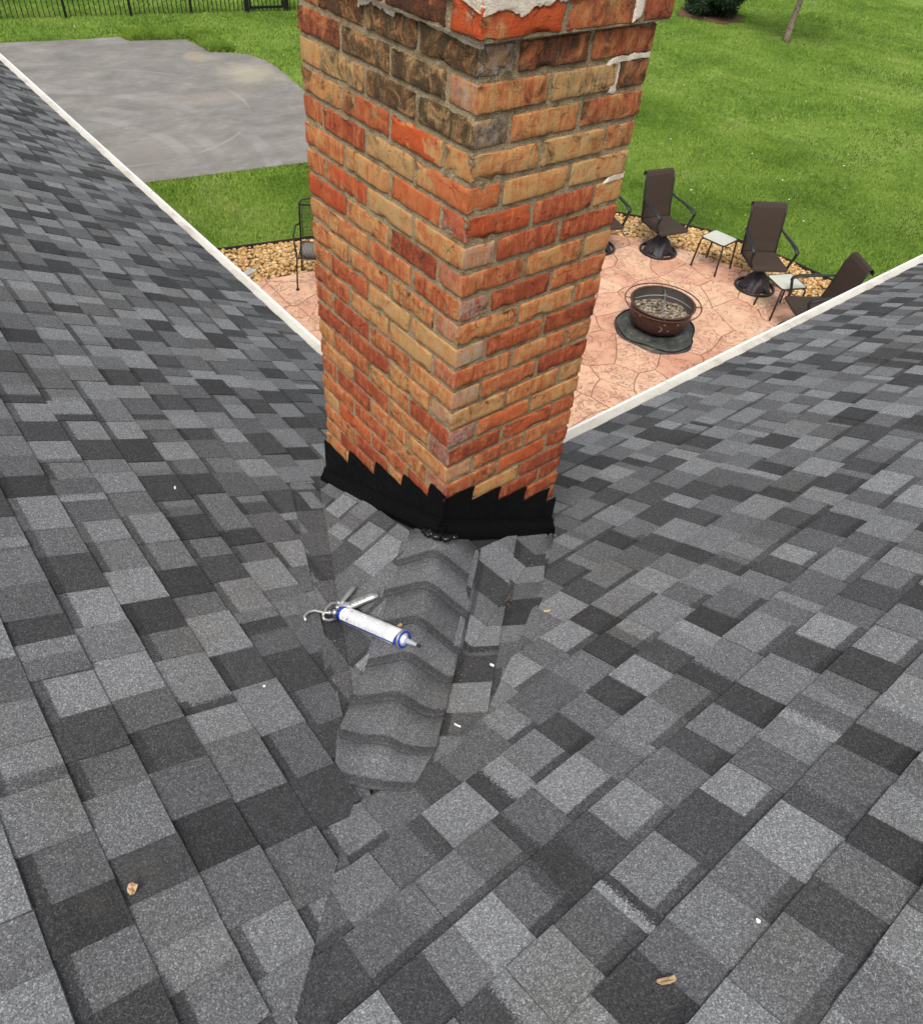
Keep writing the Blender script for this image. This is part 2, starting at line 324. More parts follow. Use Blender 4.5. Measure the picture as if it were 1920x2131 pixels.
# ---------------------------------------------------------------- mesh helpers
class MB:
    def __init__(s): s.v = []; s.f = []; s.sm = []; s.mi = []
    def add(s, vs, fs, smooth=False, mi=0):
        o = len(s.v); s.v += [tuple(v) for v in vs]
        for f in fs: s.f.append(tuple(i + o for i in f)); s.sm.append(smooth); s.mi.append(mi)
    def box(s, c, d, rz=0.0, mi=0):
        c = Vector(c); hx, hy, hz = d[0] / 2, d[1] / 2, d[2] / 2
        ca, sa = math.cos(rz), math.sin(rz)
        vs = [(c.x + x * ca - y * sa, c.y + x * sa + y * ca, c.z + z) for x in (-hx, hx) for y in (-hy, hy) for z in (-hz, hz)]
        s.add(vs, [(0, 1, 3, 2), (4, 6, 7, 5), (0, 4, 5, 1), (2, 3, 7, 6), (0, 2, 6, 4), (1, 5, 7, 3)], mi=mi)
    def tube(s, pts, r, n=8, closed=False, mi=0, flat=1.0):
        pts = [Vector(p) for p in pts]; N = len(pts); rr = r if isinstance(r, (list, tuple)) else [r] * N
        vs = []; prev = None
        for i, p in enumerate(pts):
            a = pts[(i - 1) % N] if (closed or i > 0) else p; b = pts[(i + 1) % N] if (closed or i < N - 1) else p
            t = (b - a).normalized()
            if prev is None: u = t.orthogonal().normalized() if abs(t.z) > 0.9 else t.cross(Vector((0, 0, 1))).normalized()
            else: u = (prev - t * prev.dot(t)).normalized()
            prev = u; q = t.cross(u)
            for k in range(n):
                an = 2 * math.pi * k / n
                vs.append(p + (u * math.cos(an) + q * math.sin(an) * flat) * rr[i])
        fs = []
        for i in range(N if closed else N - 1):
            j = (i + 1) % N
            for k in range(n): fs.append((i * n + k, i * n + (k + 1) % n, j * n + (k + 1) % n, j * n + k))
        if not closed: fs += [tuple(range(n - 1, -1, -1)), tuple((N - 1) * n + k for k in range(n))]
        s.add(vs, fs, True, mi)
    def lathe(s, prof, n=32, c=(0, 0, 0), mi=0, smooth=True):
        vs = []; fs = []
        for r, z in prof:
            for k in range(n):
                a = 2 * math.pi * k / n; vs.append((c[0] + r * math.cos(a), c[1] + r * math.sin(a), c[2] + z))
        for i in range(len(prof) - 1):
            for k in range(n): fs.append((i * n + k, i * n + (k + 1) % n, (i + 1) * n + (k + 1) % n, (i + 1) * n + k))
        s.add(vs, fs, smooth, mi)
    def prism(s, poly, z0, z1, mi=0):
        n = len(poly); vs = [(x, y, z0) for x, y in poly] + [(x, y, z1) for x, y in poly]
        s.add(vs, [tuple(range(n - 1, -1, -1)), tuple(range(n, 2 * n))] + [(i, (i + 1) % n, n + (i + 1) % n, n + i) for i in range(n)], mi=mi)
    def build(s, name, mat, parent=None):
        me = bpy.data.meshes.new(name); me.from_pydata(s.v, [], s.f)
        for m_ in (mat if isinstance(mat, (list, tuple)) else [mat]): me.materials.append(MAT[m_] if isinstance(m_, str) else m_)
        me.polygons.foreach_set('use_smooth', s.sm); me.polygons.foreach_set('material_index', s.mi); me.update()
        o = bpy.data.objects.new(name, me); COL.objects.link(o)
        if parent: o.parent = parent
        return o
def np_mesh(name, V, F, mat, tint=None, parent=None, smooth=False):
    V = np.asarray(V, np.float32); F = np.asarray(F, np.int32); k = F.shape[1]
    me = bpy.data.meshes.new(name); me.vertices.add(len(V)); me.vertices.foreach_set('co', V.ravel())
    me.loops.add(F.size); me.loops.foreach_set('vertex_index', F.ravel()); me.polygons.add(len(F))
    me.polygons.foreach_set('loop_start', np.arange(len(F), dtype=np.int32) * k)
    me.polygons.foreach_set('use_smooth', np.full(len(F), smooth)); me.update(calc_edges=True)
    if tint is not None:
        at = me.attributes.new('tint', 'FLOAT', 'POINT'); at.data.foreach_set('value', np.asarray(tint, np.float32))
    me.materials.append(MAT[mat]); o = bpy.data.objects.new(name, me); COL.objects.link(o)
    if parent: o.parent = parent
    return o
def empty(name, loc=(0, 0, 0), rz=0.0):
    o = bpy.data.objects.new(name, None); o.location = loc; o.rotation_euler.z = rz; o.empty_display_size = 0.2
    COL.objects.link(o); return o
def tag(o, label, cat, group=None):
    o['label'] = label; o['category'] = cat
    if group: o['group'] = group
    return o
def struct(o): o['kind'] = 'structure'; return o
def stuff(o, label=None, cat=None):
    o['kind'] = 'stuff'
    if label: o['label'] = label; o['category'] = cat
    return o
def copy_tree(o, parent=None):
    c = o.copy(); COL.objects.link(c)
    if parent: c.parent = parent
    for ch in list(o.children): copy_tree(ch, c)
    return c
def pix(P):
    c = CAMR @ (np.asarray(P, float) - CAMC)
    return 960 + FPX * c[0] / c[2], 1039 + FPX * c[1] / c[2], c[2]
def clip(poly, clipper):
    out = poly; n = len(clipper)
    for i in range(n):
        ax, ay = clipper[i]; bx, by = clipper[(i + 1) % n]; src = out; out = []
        if not src: break
        d = [(bx - ax) * (p[1] - ay) - (by - ay) * (p[0] - ax) for p in src]
        for j in range(len(src)):
            p, q = src[j - 1], src[j]; dp, dq = d[j - 1], d[j]
            if (dp >= 0) != (dq >= 0):
                t_ = dp / (dp - dq); out.append((p[0] + (q[0] - p[0]) * t_, p[1] + (q[1] - p[1]) * t_))
            if dq >= 0: out.append(q)
    return out
def area(p): return 0.5 * sum(p[i - 1][0] * p[i][1] - p[i][0] * p[i - 1][1] for i in range(len(p)))
def ccw(p): return p if area(p) > 0 else p[::-1]
def inside(P, poly):
    x, y = P[:, 0], P[:, 1]; r = np.zeros(len(P), bool); n = len(poly)
    for i in range(n):
        x0, y0 = poly[i - 1]; x1, y1 = poly[i]
        c = ((y0 > y) != (y1 > y)) & (x < (x1 - x0) * (y - y0) / ((y1 - y0) if y1 != y0 else 1e-9) + x0)
        r ^= c
    return r

# ================================================================ THE GROUND
ASPH = [(-14, 13.6), (1.0, 11.1), (2.57, 10.84), (5.26, 10.4), (6.8, 10.12), (6.95, 10.25), (7.05, 12), (7.16, 13.8), (7.42, 15.38), (7.42, 15.9), (7.3, 16.45), (7.0, 16.72), (6.62, 16.95), (6.54, 18.19), (5.3, 18.49), (5.25, 18.81), (4.55, 18.86), (2.84, 19.19), (-14, 22.5)]
GOUT = [(0.9, 8.5), (2.61, 8.18), (3.59, 7.94), (5.5, 7.55), (7.2, 7.1), (8.0, 6.7), (8.57, 6.18), (8.97, 5.63), (9.25, 5.23), (9.40, 4.95), (9.54, 4.46), (9.65, 3.71), (9.67, 3.03), (9.65, 1.95), (9.6, 0.6)]
PIN = [(0.9, 7.46), (2.62, 7.19), (3.46, 7.07), (5.2, 6.75), (6.6, 6.45), (7.4, 6.12), (7.95, 5.70), (8.42, 5.12), (8.66, 4.5), (8.78, 3.9), (8.80, 3.0), (8.74, 1.8), (8.66, 0.6)]
PATIO = ccw(PIN + [(0.9, 0.6)])
GRAVEL = GOUT + PIN[::-1]
GARDEN = GOUT + [(0.9, 0.6)]
m = MB(); m.add([(-150, -150, 0), (300, -150, 0), (300, 300, 0), (-150, 300, 0)], [(0, 1, 2, 3)])
struct(m.build('lawn', 'lawn'))
m = MB(); m.prism(ccw(ASPH), -0.05, 0.012); struct(m.build('asphalt_pad', 'asphalt'))
m = MB(); n = len(GOUT)
m.add([(x, y, 0.010) for x, y in GOUT] + [(x, y, 0.010) for x, y in PIN], [(n + i, i, i + 1, n + i + 1) for i in range(n - 1)])
bed = struct(m.build('gravel_bed', 'gravel_bed'))
# black lawn edging between gravel and grass
m = MB()
for a, b in zip(GOUT[:-1], GOUT[1:]):
    d = Vector((b[0] - a[0], b[1] - a[1], 0)); ln_ = d.length
    m.box(((a[0] + b[0]) / 2, (a[1] + b[1]) / 2, 0.035), (ln_ + 0.01, 0.018, 0.07), math.atan2(d.y, d.x))
tag(m.build('lawn_edging', 'edging'), 'thin black edging strip between tan gravel and the lawn', 'edging')
# gravel: thousands of small river stones, one piece of stuff
P = rng.uniform((0.9, 0.6), (9.7, 8.5), (60000, 2)); P = P[inside(P, GRAVEL)][:13500]
ico = bmesh.new(); bmesh.ops.create_icosphere(ico, subdivisions=1, radius=1.0)
IV = np.array([v.co[:] for v in ico.verts]); IF = np.array([[v.index for v in f.verts] for f in ico.faces]); ico.free()
def scatter_stones(P, zf, smin, smax, name, mat, parent=None):
    k = len(P); nv = len(IV)
    S = rng.uniform(smin, smax, (k, 1, 1)) * rng.uniform(0.65, 1.25, (k, 1, 3)); S[:, :, 2] *= 0.7
    V = IV[None] * S * rng.uniform(0.8, 1.2, (k, nv, 1)); a = rng.uniform(0, 6.28, k); ca, sa = np.cos(a)[:, None], np.sin(a)[:, None]
    X = V[:, :, 0] * ca - V[:, :, 1] * sa + P[:, None, 0]; Y = V[:, :, 0] * sa + V[:, :, 1] * ca + P[:, None, 1]
    Z = V[:, :, 2] + zf(P)[:, None]
    VV = np.stack([X, Y, Z], 2).reshape(-1, 3); F = (IF[None] + (np.arange(k) * nv)[:, None, None]).reshape(-1, 3)
    return np_mesh(name, VV, F, mat, np.repeat(rng.beta(2.2, 2.0, k), nv), parent, True)
stuff(scatter_stones(P, lambda q: rng.uniform(0.012, 0.04, len(q)), 0.017, 0.036, 'river_gravel', 'gravel'), 'tan river gravel bordering the pink stone patio', 'gravel')

# patio: slab and flagstone cells stamped in the concrete
m = MB(); m.prism(PATIO, -0.05, 0.020); patio = struct(m.build('patio', 'joint'))
seeds = []
sp = 0.50
for i in range(-1, 19):
    for j in range(-1, 17):
        seeds.append((0.7 + (i + 0.5 * (j % 2)) * sp + random.uniform(-0.2, 0.2), 0.5 + j * sp * 0.93 + random.uniform(-0.2, 0.2)))
for i, sdp in enumerate(seeds):
    if random.random() < 0.22: continue_flag = True
def wob(x, y):
    v = noise.noise_vector(Vector((x * 2.6, y * 2.6, 3.3))); return (x + v.x * 0.05, y + v.y * 0.05)
keep = [s_ for s_ in seeds if random.random() > 0.16]
for sx, sy in keep:
    cell = [(sx - 1.1, sy - 1.1), (sx + 1.1, sy - 1.1), (sx + 1.1, sy + 1.1), (sx - 1.1, sy + 1.1)]
    for qx, qy in keep:
        if (qx, qy) == (sx, sy) or abs(qx - sx) > 1.8 or abs(qy - sy) > 1.8: continue
        mx, my = (sx + qx) / 2, (sy + qy) / 2; dx, dy = qx - sx, qy - sy
        # keep the side nearer to s: left of the edge direction (-dy, dx) rotated
        ax, ay = mx - dy * -9, my + dx * -9; bx, by = mx + dy * -9, my - dx * -9
        src = cell; cell = []
        d = [(mx - p[0]) * dx + (my - p[1]) * dy for p in src]
        for j in range(len(src)):
            p, q = src[j - 1], src[j]
            if (d[j - 1] >= 0) != (d[j] >= 0):
                tt = d[j - 1] / (d[j - 1] - d[j]); cell.append((p[0] + (q[0] - p[0]) * tt, p[1] + (q[1] - p[1]) * tt))
            if d[j] >= 0: cell.append(q)
        if not cell: break
    if len(cell) < 3: continue
    cell = clip(ccw(cell), PATIO)
    if len(cell) < 3 or area(cell) < 0.01: continue
    ring = []
    for j in range(len(cell)):
        a, b = cell[j - 1], cell[j]; L = math.hypot(b[0] - a[0], b[1] - a[1]); nn = max(1, int(L / 0.12))
        for q in range(nn): ring.append((a[0] + (b[0] - a[0]) * q / nn, a[1] + (b[1] - a[1]) * q / nn))
    ring = [wob(*p) for p in ring]
    cx = sum(p[0] for p in ring) / len(ring); cy = sum(p[1] for p in ring) / len(ring)
    rad = math.sqrt(abs(area(ring)) / math.pi)
    k1 = 1 - 0.008 / rad; k2 = 1 - 0.018 / rad; zt = 0.030 + random.uniform(-0.001, 0.001)
    nr = len(ring)
    vs_ = [(cx + (x - cx) * k1, cy + (y - cy) * k1, 0.017) for x, y in ring] + [(cx + (x - cx) * k1, cy + (y - cy) * k1, zt - 0.005) for x, y in ring] + [(cx + (x - cx) * k2, cy + (y - cy) * k2, zt) for x, y in ring]
    m = MB(); m.add(vs_, [(i, (i + 1) % nr, nr + (i + 1) % nr, nr + i) for i in range(nr)] + [(nr + i, nr + (i + 1) % nr, 2 * nr + (i + 1) % nr, 2 * nr + i) for i in range(nr)] + [tuple(range(2 * nr, 3 * nr))])
    m.build('flagstone', 'stone', patio)

# grass blades over the lawn, one piece of stuff
def blades(P, hmin, hmax, wd, name):
    k = len(P); a = rng.uniform(0, 6.28, k); h = rng.uniform(hmin, hmax, k); lean = rng.normal(0, 0.5, (k, 2)) * h[:, None]
    dx, dy = np.cos(a) * wd / 2, np.sin(a) * wd / 2; z = np.zeros(k)
    V = np.stack([np.stack([P[:, 0] - dx, P[:, 1] - dy, z], 1), np.stack([P[:, 0] + dx, P[:, 1] + dy, z], 1), np.stack([P[:, 0] + lean[:, 0], P[:, 1] + lean[:, 1], h], 1)], 1).reshape(-1, 3)
    big = np.array([noise.noise(Vector((x * 0.45, y * 0.45, 1.0))) + 0.6 * noise.noise(Vector((x * 1.7, y * 1.7, 4.0))) for x, y in P])
    t_ = np.clip(0.45 + big * 0.62 + rng.normal(0, 0.12, k), 0, 0.92); t_[rng.random(k) < 0.012] = 1.0
    return V, np.arange(3 * k).reshape(-1, 3), np.repeat(t_, 3)
parts_ = []
P = rng.uniform((0.5, 7.6), (7.5, 11.2), (90000, 2)); P = P[~inside(P, ASPH) & ~inside(P, GARDEN)]; parts_.append(blades(P, 0.02, 0.055, 0.010, 'a'))
P = rng.uniform((7.5, -1.0), (14.5, 11.0), (150000, 2)); P = P[~inside(P, ASPH) & ~inside(P, GARDEN)]; parts_.append(blades(P, 0.02, 0.05, 0.012, 'b'))
P = rng.uniform((14.5, 0.0), (32, 22.0), (170000, 2)); parts_.append(blades(P, 0.02, 0.055, 0.022, 'c'))
P = rng.uniform((0.0, 10.0), (12, 25.0), (100000, 2)); P = P[~inside(P, ASPH)]; parts_.append(blades(P, 0.02, 0.065, 0.020, 'd'))
off = 0; VV = []; FF = []; TT = []
for V_, F_, T_ in parts_: VV.append(V_); FF.append(F_ + off); TT.append(T_); off += len(V_)
stuff(np_mesh('grass', np.concatenate(VV), np.concatenate(FF), 'blade', np.concatenate(TT)), 'short green lawn grass around the patio and asphalt', 'grass')
P = rng.uniform((7.5, 0), (26, 16), (100, 2)); P = P[~inside(P, GARDEN) & ~inside(P, ASPH)]
k = len(P); a = rng.uniform(0, 6.28, k); r_ = rng.uniform(0.010, 0.028, k); zz = rng.uniform(0.05, 0.085, k)
V = np.stack([np.stack([P[:, 0] + r_ * np.cos(a + q), P[:, 1] + r_ * 0.7 * np.sin(a + q), zz + 0.01 * math.sin(q * 2)], 1) for q in (0, 1.57, 3.14, 4.71)], 1).reshape(-1, 3)
stuff(np_mesh('fallen_petals', V, np.arange(4 * k).reshape(-1, 4), 'chip_white'), 'tiny white petals scattered over the lawn', 'petals')
# loose turf strips laid on the asphalt edge
for pts, lab in (([(5.35, 18.42), (6.5, 18.1), (6.62, 18.75), (5.42, 19.3)], 'thick green turf strip laid along far edge of asphalt'), ([(6.6, 16.92), (7.12, 16.78), (7.24, 18.35), (6.7, 18.5)], 'green turf strip beside notch in asphalt edge')):
    sod = empty('turf_strip', (pts[0][0], pts[0][1], 0)); o0 = pts[0]
    m = MB(); q = ccw([(x - o0[0], y - o0[1]) for x, y in pts]); ring = []
    for j in range(4):
        for s_ in range(8): ring.append(tuple(q[j][c_] + (q[(j + 1) % 4][c_] - q[j][c_]) * s_ / 8 + random.uniform(-0.02, 0.02) for c_ in (0, 1)))
    m.prism(ring, 0.0, 0.06); m.build('soil_slab', 'lawn', sod)
    P = rng.uniform((min(x for x, y in q), min(y for x, y in q)), (max(x for x, y in q), max(y for x, y in q)), (9000, 2)); P = P[inside(P, ring)]
    V_, F_, T_ = blades(P, 0.10, 0.17, 0.02, 'e'); np_mesh('turf_grass', V_, F_, 'blade', np.clip(T_ + 0.18, 0, 0.85), sod)['kind'] = 'stuff'
    tag(sod, lab, 'turf')

# ================================================================ THE HOUSE
PL = (-0.5, 0.0, 2.91); PR = (0.0, -0.5, 2.95); CL = (0.445, -0.444, 3.265); CR = (-0.567, 0.707, 3.265)
XE, YE = 0.65, 0.51
def zp(pl, x, y): return pl[0] * x + pl[1] * y + pl[2]
house = tag(empty('house', (0, 0, 0)), 'house with dark grey shingled roof slopes meeting in a valley', 'house')
def cutl(y): return 0.470 * y - 0.3757 - (0.024 + 0.08 * (y + 0.554))
EX, EY = -0.64, -0.563
ZL_main = [ccw([(-3.2, 0.715), (XE + 0.02, 0.715), (XE + 0.02, 9.5), (-3.2, 9.5)]),
           ccw([(-3.2, EY), (cutl(EY), EY), (cutl(0.715), 0.715), (-3.2, 0.715)]),
           ccw([(-3.2, -3.5), (-3.2, EY), (EY - 0.077 - 0.045, EY), (-3.5 - 0.077 - 0.045, -3.5)])]
ZL_main[2] = ccw([(-3.2, EY), (-3.2, -3.2 + 0.125), (EY - 0.125, EY)])
CUTR = [(0.545, -0.02), (0.25, -0.244), (0.0, -0.394), (-0.258, -0.545), (-0.42, -0.60), (-0.64, -0.563)]
ZR_main = [ccw([(0.545, -3.4), (6.5, -3.4), (6.5, YE + 0.02), (0.545, YE + 0.02)])]
for (x1, y1), (x0, y0) in zip(CUTR[:-1], CUTR[1:]): ZR_main.append(ccw([(x0, -3.4), (x1, -3.4), (x1, y1), (x0, y0)]))
ZR_main.append(ccw([(-3.2, -3.4), (-0.64, -3.4), (-0.64, -0.563 - 0.0), (-3.2, -3.2 + 0.077 + 0.045 + 0.075)]))
ZR_main[-1] = ccw([(-3.3, -3.4), (-0.64, -3.4), (-0.64, -0.563), (-3.3, -3.3 + 0.077)])
ZR_fold = ccw([(-0.64, -0.563), (-0.60, -0.473), (-3.3, -3.3 + 0.127), (-3.3, -3.3 + 0.077)])
# cricket zones, split at the true valleys and at the ridge (plan)
BIG = 3
ridge_a, ridge_b = (EX, EY), (0.02, 0.0176)
vl0, vl1 = (EX, EY), (0.470 * 0.72 - 0.3757, 0.72)
vr0, vr1 = (EX, EY), (0.54, 0.470 * 0.54 - 0.261)
RO = (0.660 * 0.108, -0.751 * 0.108)
ZCL = [(ccw([(0.470 * (EY + 0.27) - 0.3757, EY + 0.27), (-0.02 - RO[0], -0.0176 - RO[1]), (ridge_b[0] - RO[0], ridge_b[1] - RO[1]), (0.0, 0.72), vl1]), CL, 0.0), (ccw([vl0, vl1, (cutl(0.72) - 0.02, 0.72), (cutl(EY) - 0.02, EY)]), PL, -0.004)]
ZCR = [(ccw([(EX + 0.27, 0.470 * (EX + 0.27) - 0.261), (0.54, vr1[1]), (0.54, 0.02), (ridge_b[0] + RO[0], ridge_b[1] + RO[1]), (-0.02 + RO[0], -0.0176 + RO[1])]), CR, 0.0)]
cr_ = [(x, y - 0.02) for x, y in CUTR]
cr_[-1] = (EX, EY - 0.001)
cr_[0] = (0.545, vr1[1] - 0.002)
for (x1, y1), (x0, y0) in zip(cr_[:-1], cr_[1:]):
    f = lambda x: 0.470 * x - 0.261
    q = [(x0, min(y0, f(x0))), (x1, min(y1, f(x1))), (x1, f(x1)), (x0, f(x0))]
    if abs(area(q)) > 1e-5: ZCR.append((ccw(q), PR, -0.004))

# decks below the shingles
def deck(polys, name, lift=-0.012):
    m = MB()
    for poly, pl in polys:
        n = len(poly); k = len(m.v)
        m.add([(x, y, zp(pl, x, y) + lift) for x, y in poly] + [(x, y, zp(pl, x, y) + lift - 0.05) for x, y in poly], [tuple(range(n)), tuple(range(2 * n - 1, n - 1, -1))] + [(i, n + i, n + (i + 1) % n, (i + 1) % n) for i in range(n)])
    return m.build(name, 'deck_felt', house)
roofL = deck([(ccw([(-3.2, 0.715), (XE, 0.715), (XE, 9.5), (-3.2, 9.5)]), PL), (ccw([(-3.2, -3.123), (EX, EY), (0.0, 0.5), (0.0, 0.715), (-3.2, 0.715)]), PL)], 'roof_slope')
roofL['label'] = 'left roof slope of dark grey shingles'
roofR = deck([(ccw([(0.52, -3.4), (6.5, -3.4), (6.5, YE), (0.52, YE)]), PR), (ccw([(-3.323, -3.4), (0.52, -3.4), (0.52, 0.0), (0.0, 0.0), (EX, EY), (-3.2, -3.123)]), PR)], 'roof_slope')
roofR['label'] = 'right roof slope of dark grey shingles'
cricket = deck([(ccw([ridge_a, ridge_b, (0.0, 0.72), vl1]), CL), (ccw([ridge_a, (0.54, vr1[1]), (0.54, 0.02), ridge_b]), CR)], 'cricket', -0.010)
cricket['label'] = 'small shingled saddle behind the chimney'

class Piece:
    __slots__ = ('v', 'f', 'uv', 'col', 'px')
def mk_mesh(name, pieces):
    V = []; F = []; UV = []; Cc = []
    for p in pieces:
        o = len(V); V += p.v; UV += p.uv; Cc += [p.col] * len(p.v)
        F += [tuple(i + o for i in f) for f in p.f]
    me = bpy.data.meshes.new(name); me.from_pydata(V, [], F)
    ul = me.uv_layers.new(name='UVMap'); vi = np.zeros(len(me.loops), np.int32); me.loops.foreach_get('vertex_index', vi)
    ul.data.foreach_set('uv', np.asarray(UV, np.float32)[vi].ravel())
    ca = me.color_attributes.new('tone', 'FLOAT_COLOR', 'POINT'); ca.data.foreach_set('color', np.asarray(Cc, np.float32).ravel())
    me.materials.append(MAT['shingle']); me.update()
    return me
def tone():
    r_ = random.random()
    if r_ < 0.32: return random.uniform(0.74, 1.0)
    if r_ < 0.78: return random.uniform(0.44, 0.70)
    return random.uniform(0.08, 0.26)
LAST = [0.5]
def tone_next():
    for _ in range(6):
        t_ = tone()
        if abs(t_ - LAST[0]) > 0.16: break
    LAST[0] = t_; return t_
def lay(U, Vd, zones, urange, vrange, expo, sq=1.0, seed=1, lift=0.0, gapmin=0.07):
    random.seed(seed); out = []
    U = Vector(U).normalized(); Vd = Vector(Vd).normalized()
    rows = int(round((vrange[1] - vrange[0]) / expo))
    for r in range(rows + 1):
        v1 = vrange[1] - r * expo; v0 = v1 - expo
        u = urange[0] - random.uniform(0, 0.3); tooth = random.random() < 0.5
        while u < urange[1]:
            wd = random.choice((0.095, 0.11, 0.12, 0.13, 0.145, 0.16)) * random.uniform(0.95, 1.05)
            if random.random() < 0.05: wd = 0.04
            if not tooth: wd = random.choice((0.085, 0.10, 0.115, 0.13)) * random.uniform(0.92, 1.08)
            u1 = u + wd; j0, j1 = random.uniform(-0.0012, 0.0012), random.uniform(-0.0012, 0.0012); sk = random.uniform(-0.002, 0.002)
            ov = 0.018
            rect = [(u, v0 - ov), (u1, v0 - ov), (u1 + sk, v1 + j1), (u + sk, v1 + j0)]
            ht0, ht1 = (0.0032, 0.0096) if tooth else (0.0004, 0.0058)
            curl = random.uniform(-0.0006, 0.0016) + (random.uniform(0.001, 0.004) if random.random() < 0.08 else 0)
            xy = [(U.x * a + Vd.x * b, U.y * a + Vd.y * b) for a, b in rect]; xy = ccw(xy)
            t1 = tone_next(); t2 = t1 if random.random() < 0.86 else tone()
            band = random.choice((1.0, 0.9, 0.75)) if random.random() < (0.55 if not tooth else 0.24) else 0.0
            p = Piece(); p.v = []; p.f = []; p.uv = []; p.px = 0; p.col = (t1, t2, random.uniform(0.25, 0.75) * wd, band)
            for poly, pl, dz in zones:
                c = clip(xy, poly)
                if len(c) < 3 or area(c) < 3e-5: continue
                cc = [c[0]]
                for q in c[1:]:
                    if abs(q[0] - cc[-1][0]) + abs(q[1] - cc[-1][1]) > 1e-5: cc.append(q)
                if len(cc) > 2 and abs(cc[0][0] - cc[-1][0]) + abs(cc[0][1] - cc[-1][1]) < 1e-5: cc.pop()
                if len(cc) < 3: continue
                n = len(cc); o = len(p.v)
                for x, y in cc:
                    a = x * U.x + y * U.y; b = x * Vd.x + y * Vd.y; f_ = (b - v0) / expo
                    h = ht0 + (ht1 + curl - ht0) * max(-0.2, f_)
                    p.v.append((x, y, zp(pl, x, y) + h * 1.12 + dz + lift)); p.uv.append((a - u, (b - v0) * sq))
                for x, y in cc:
                    a = x * U.x + y * U.y; b = x * Vd.x + y * Vd.y
                    p.v.append((x, y, zp(pl, x, y) - 0.006 + dz + lift)); p.uv.append((a - u, (b - v0) * sq))
                p.f.append(tuple(range(o, o + n)))
                p.f += [(o + n + i, o + n + (i + 1) % n, o + (i + 1) % n, o + i) for i in range(n)]
                cen = np.mean(np.array(p.v[o:o + n]), 0); X, Y, D = pix(cen)
                if D > 0.2 and -60 < X < 1980 and -60 < Y < 2190: p.px += area(cc) * 1.2e6 / (D * D)
            if p.v: out.append(p)
            u = u1; tooth = not tooth
    return out
def place(pieces, parent, limit=300):
    pieces.sort(key=lambda p: -p.px)
    for p in pieces[:limit]:
        if p.px <= 0: break
        o = bpy.data.objects.new('shingle', mk_mesh('shingle', [p])); COL.objects.link(o); o.parent = parent
    rest = pieces[limit:]
    if rest:
        o = bpy.data.objects.new('small_shingles', mk_mesh('small_shingles', rest)); COL.objects.link(o); o.parent = parent; o['kind'] = 'stuff'
EXPO = 0.1215
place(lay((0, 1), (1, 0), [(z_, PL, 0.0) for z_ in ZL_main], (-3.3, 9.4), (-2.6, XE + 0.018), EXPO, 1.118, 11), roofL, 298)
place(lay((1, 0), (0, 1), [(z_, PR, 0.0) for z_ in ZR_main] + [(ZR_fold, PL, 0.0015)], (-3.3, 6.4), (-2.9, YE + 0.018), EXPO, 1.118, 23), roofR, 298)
pc = lay((1, 0), (0, 1), ZCL, (-0.9, 0.1), (-0.75, 0.78), 0.122, 1.1, 31)
rd = Vector((0 - EX, 0 - EY)).normalized()
pc += lay((rd.x, rd.y), (rd.y, -rd.x), ZCR, (-1.0, 0.7), (-0.1, 0.46), 0.112, 1.2, 43)
place(pc, cricket, 290)
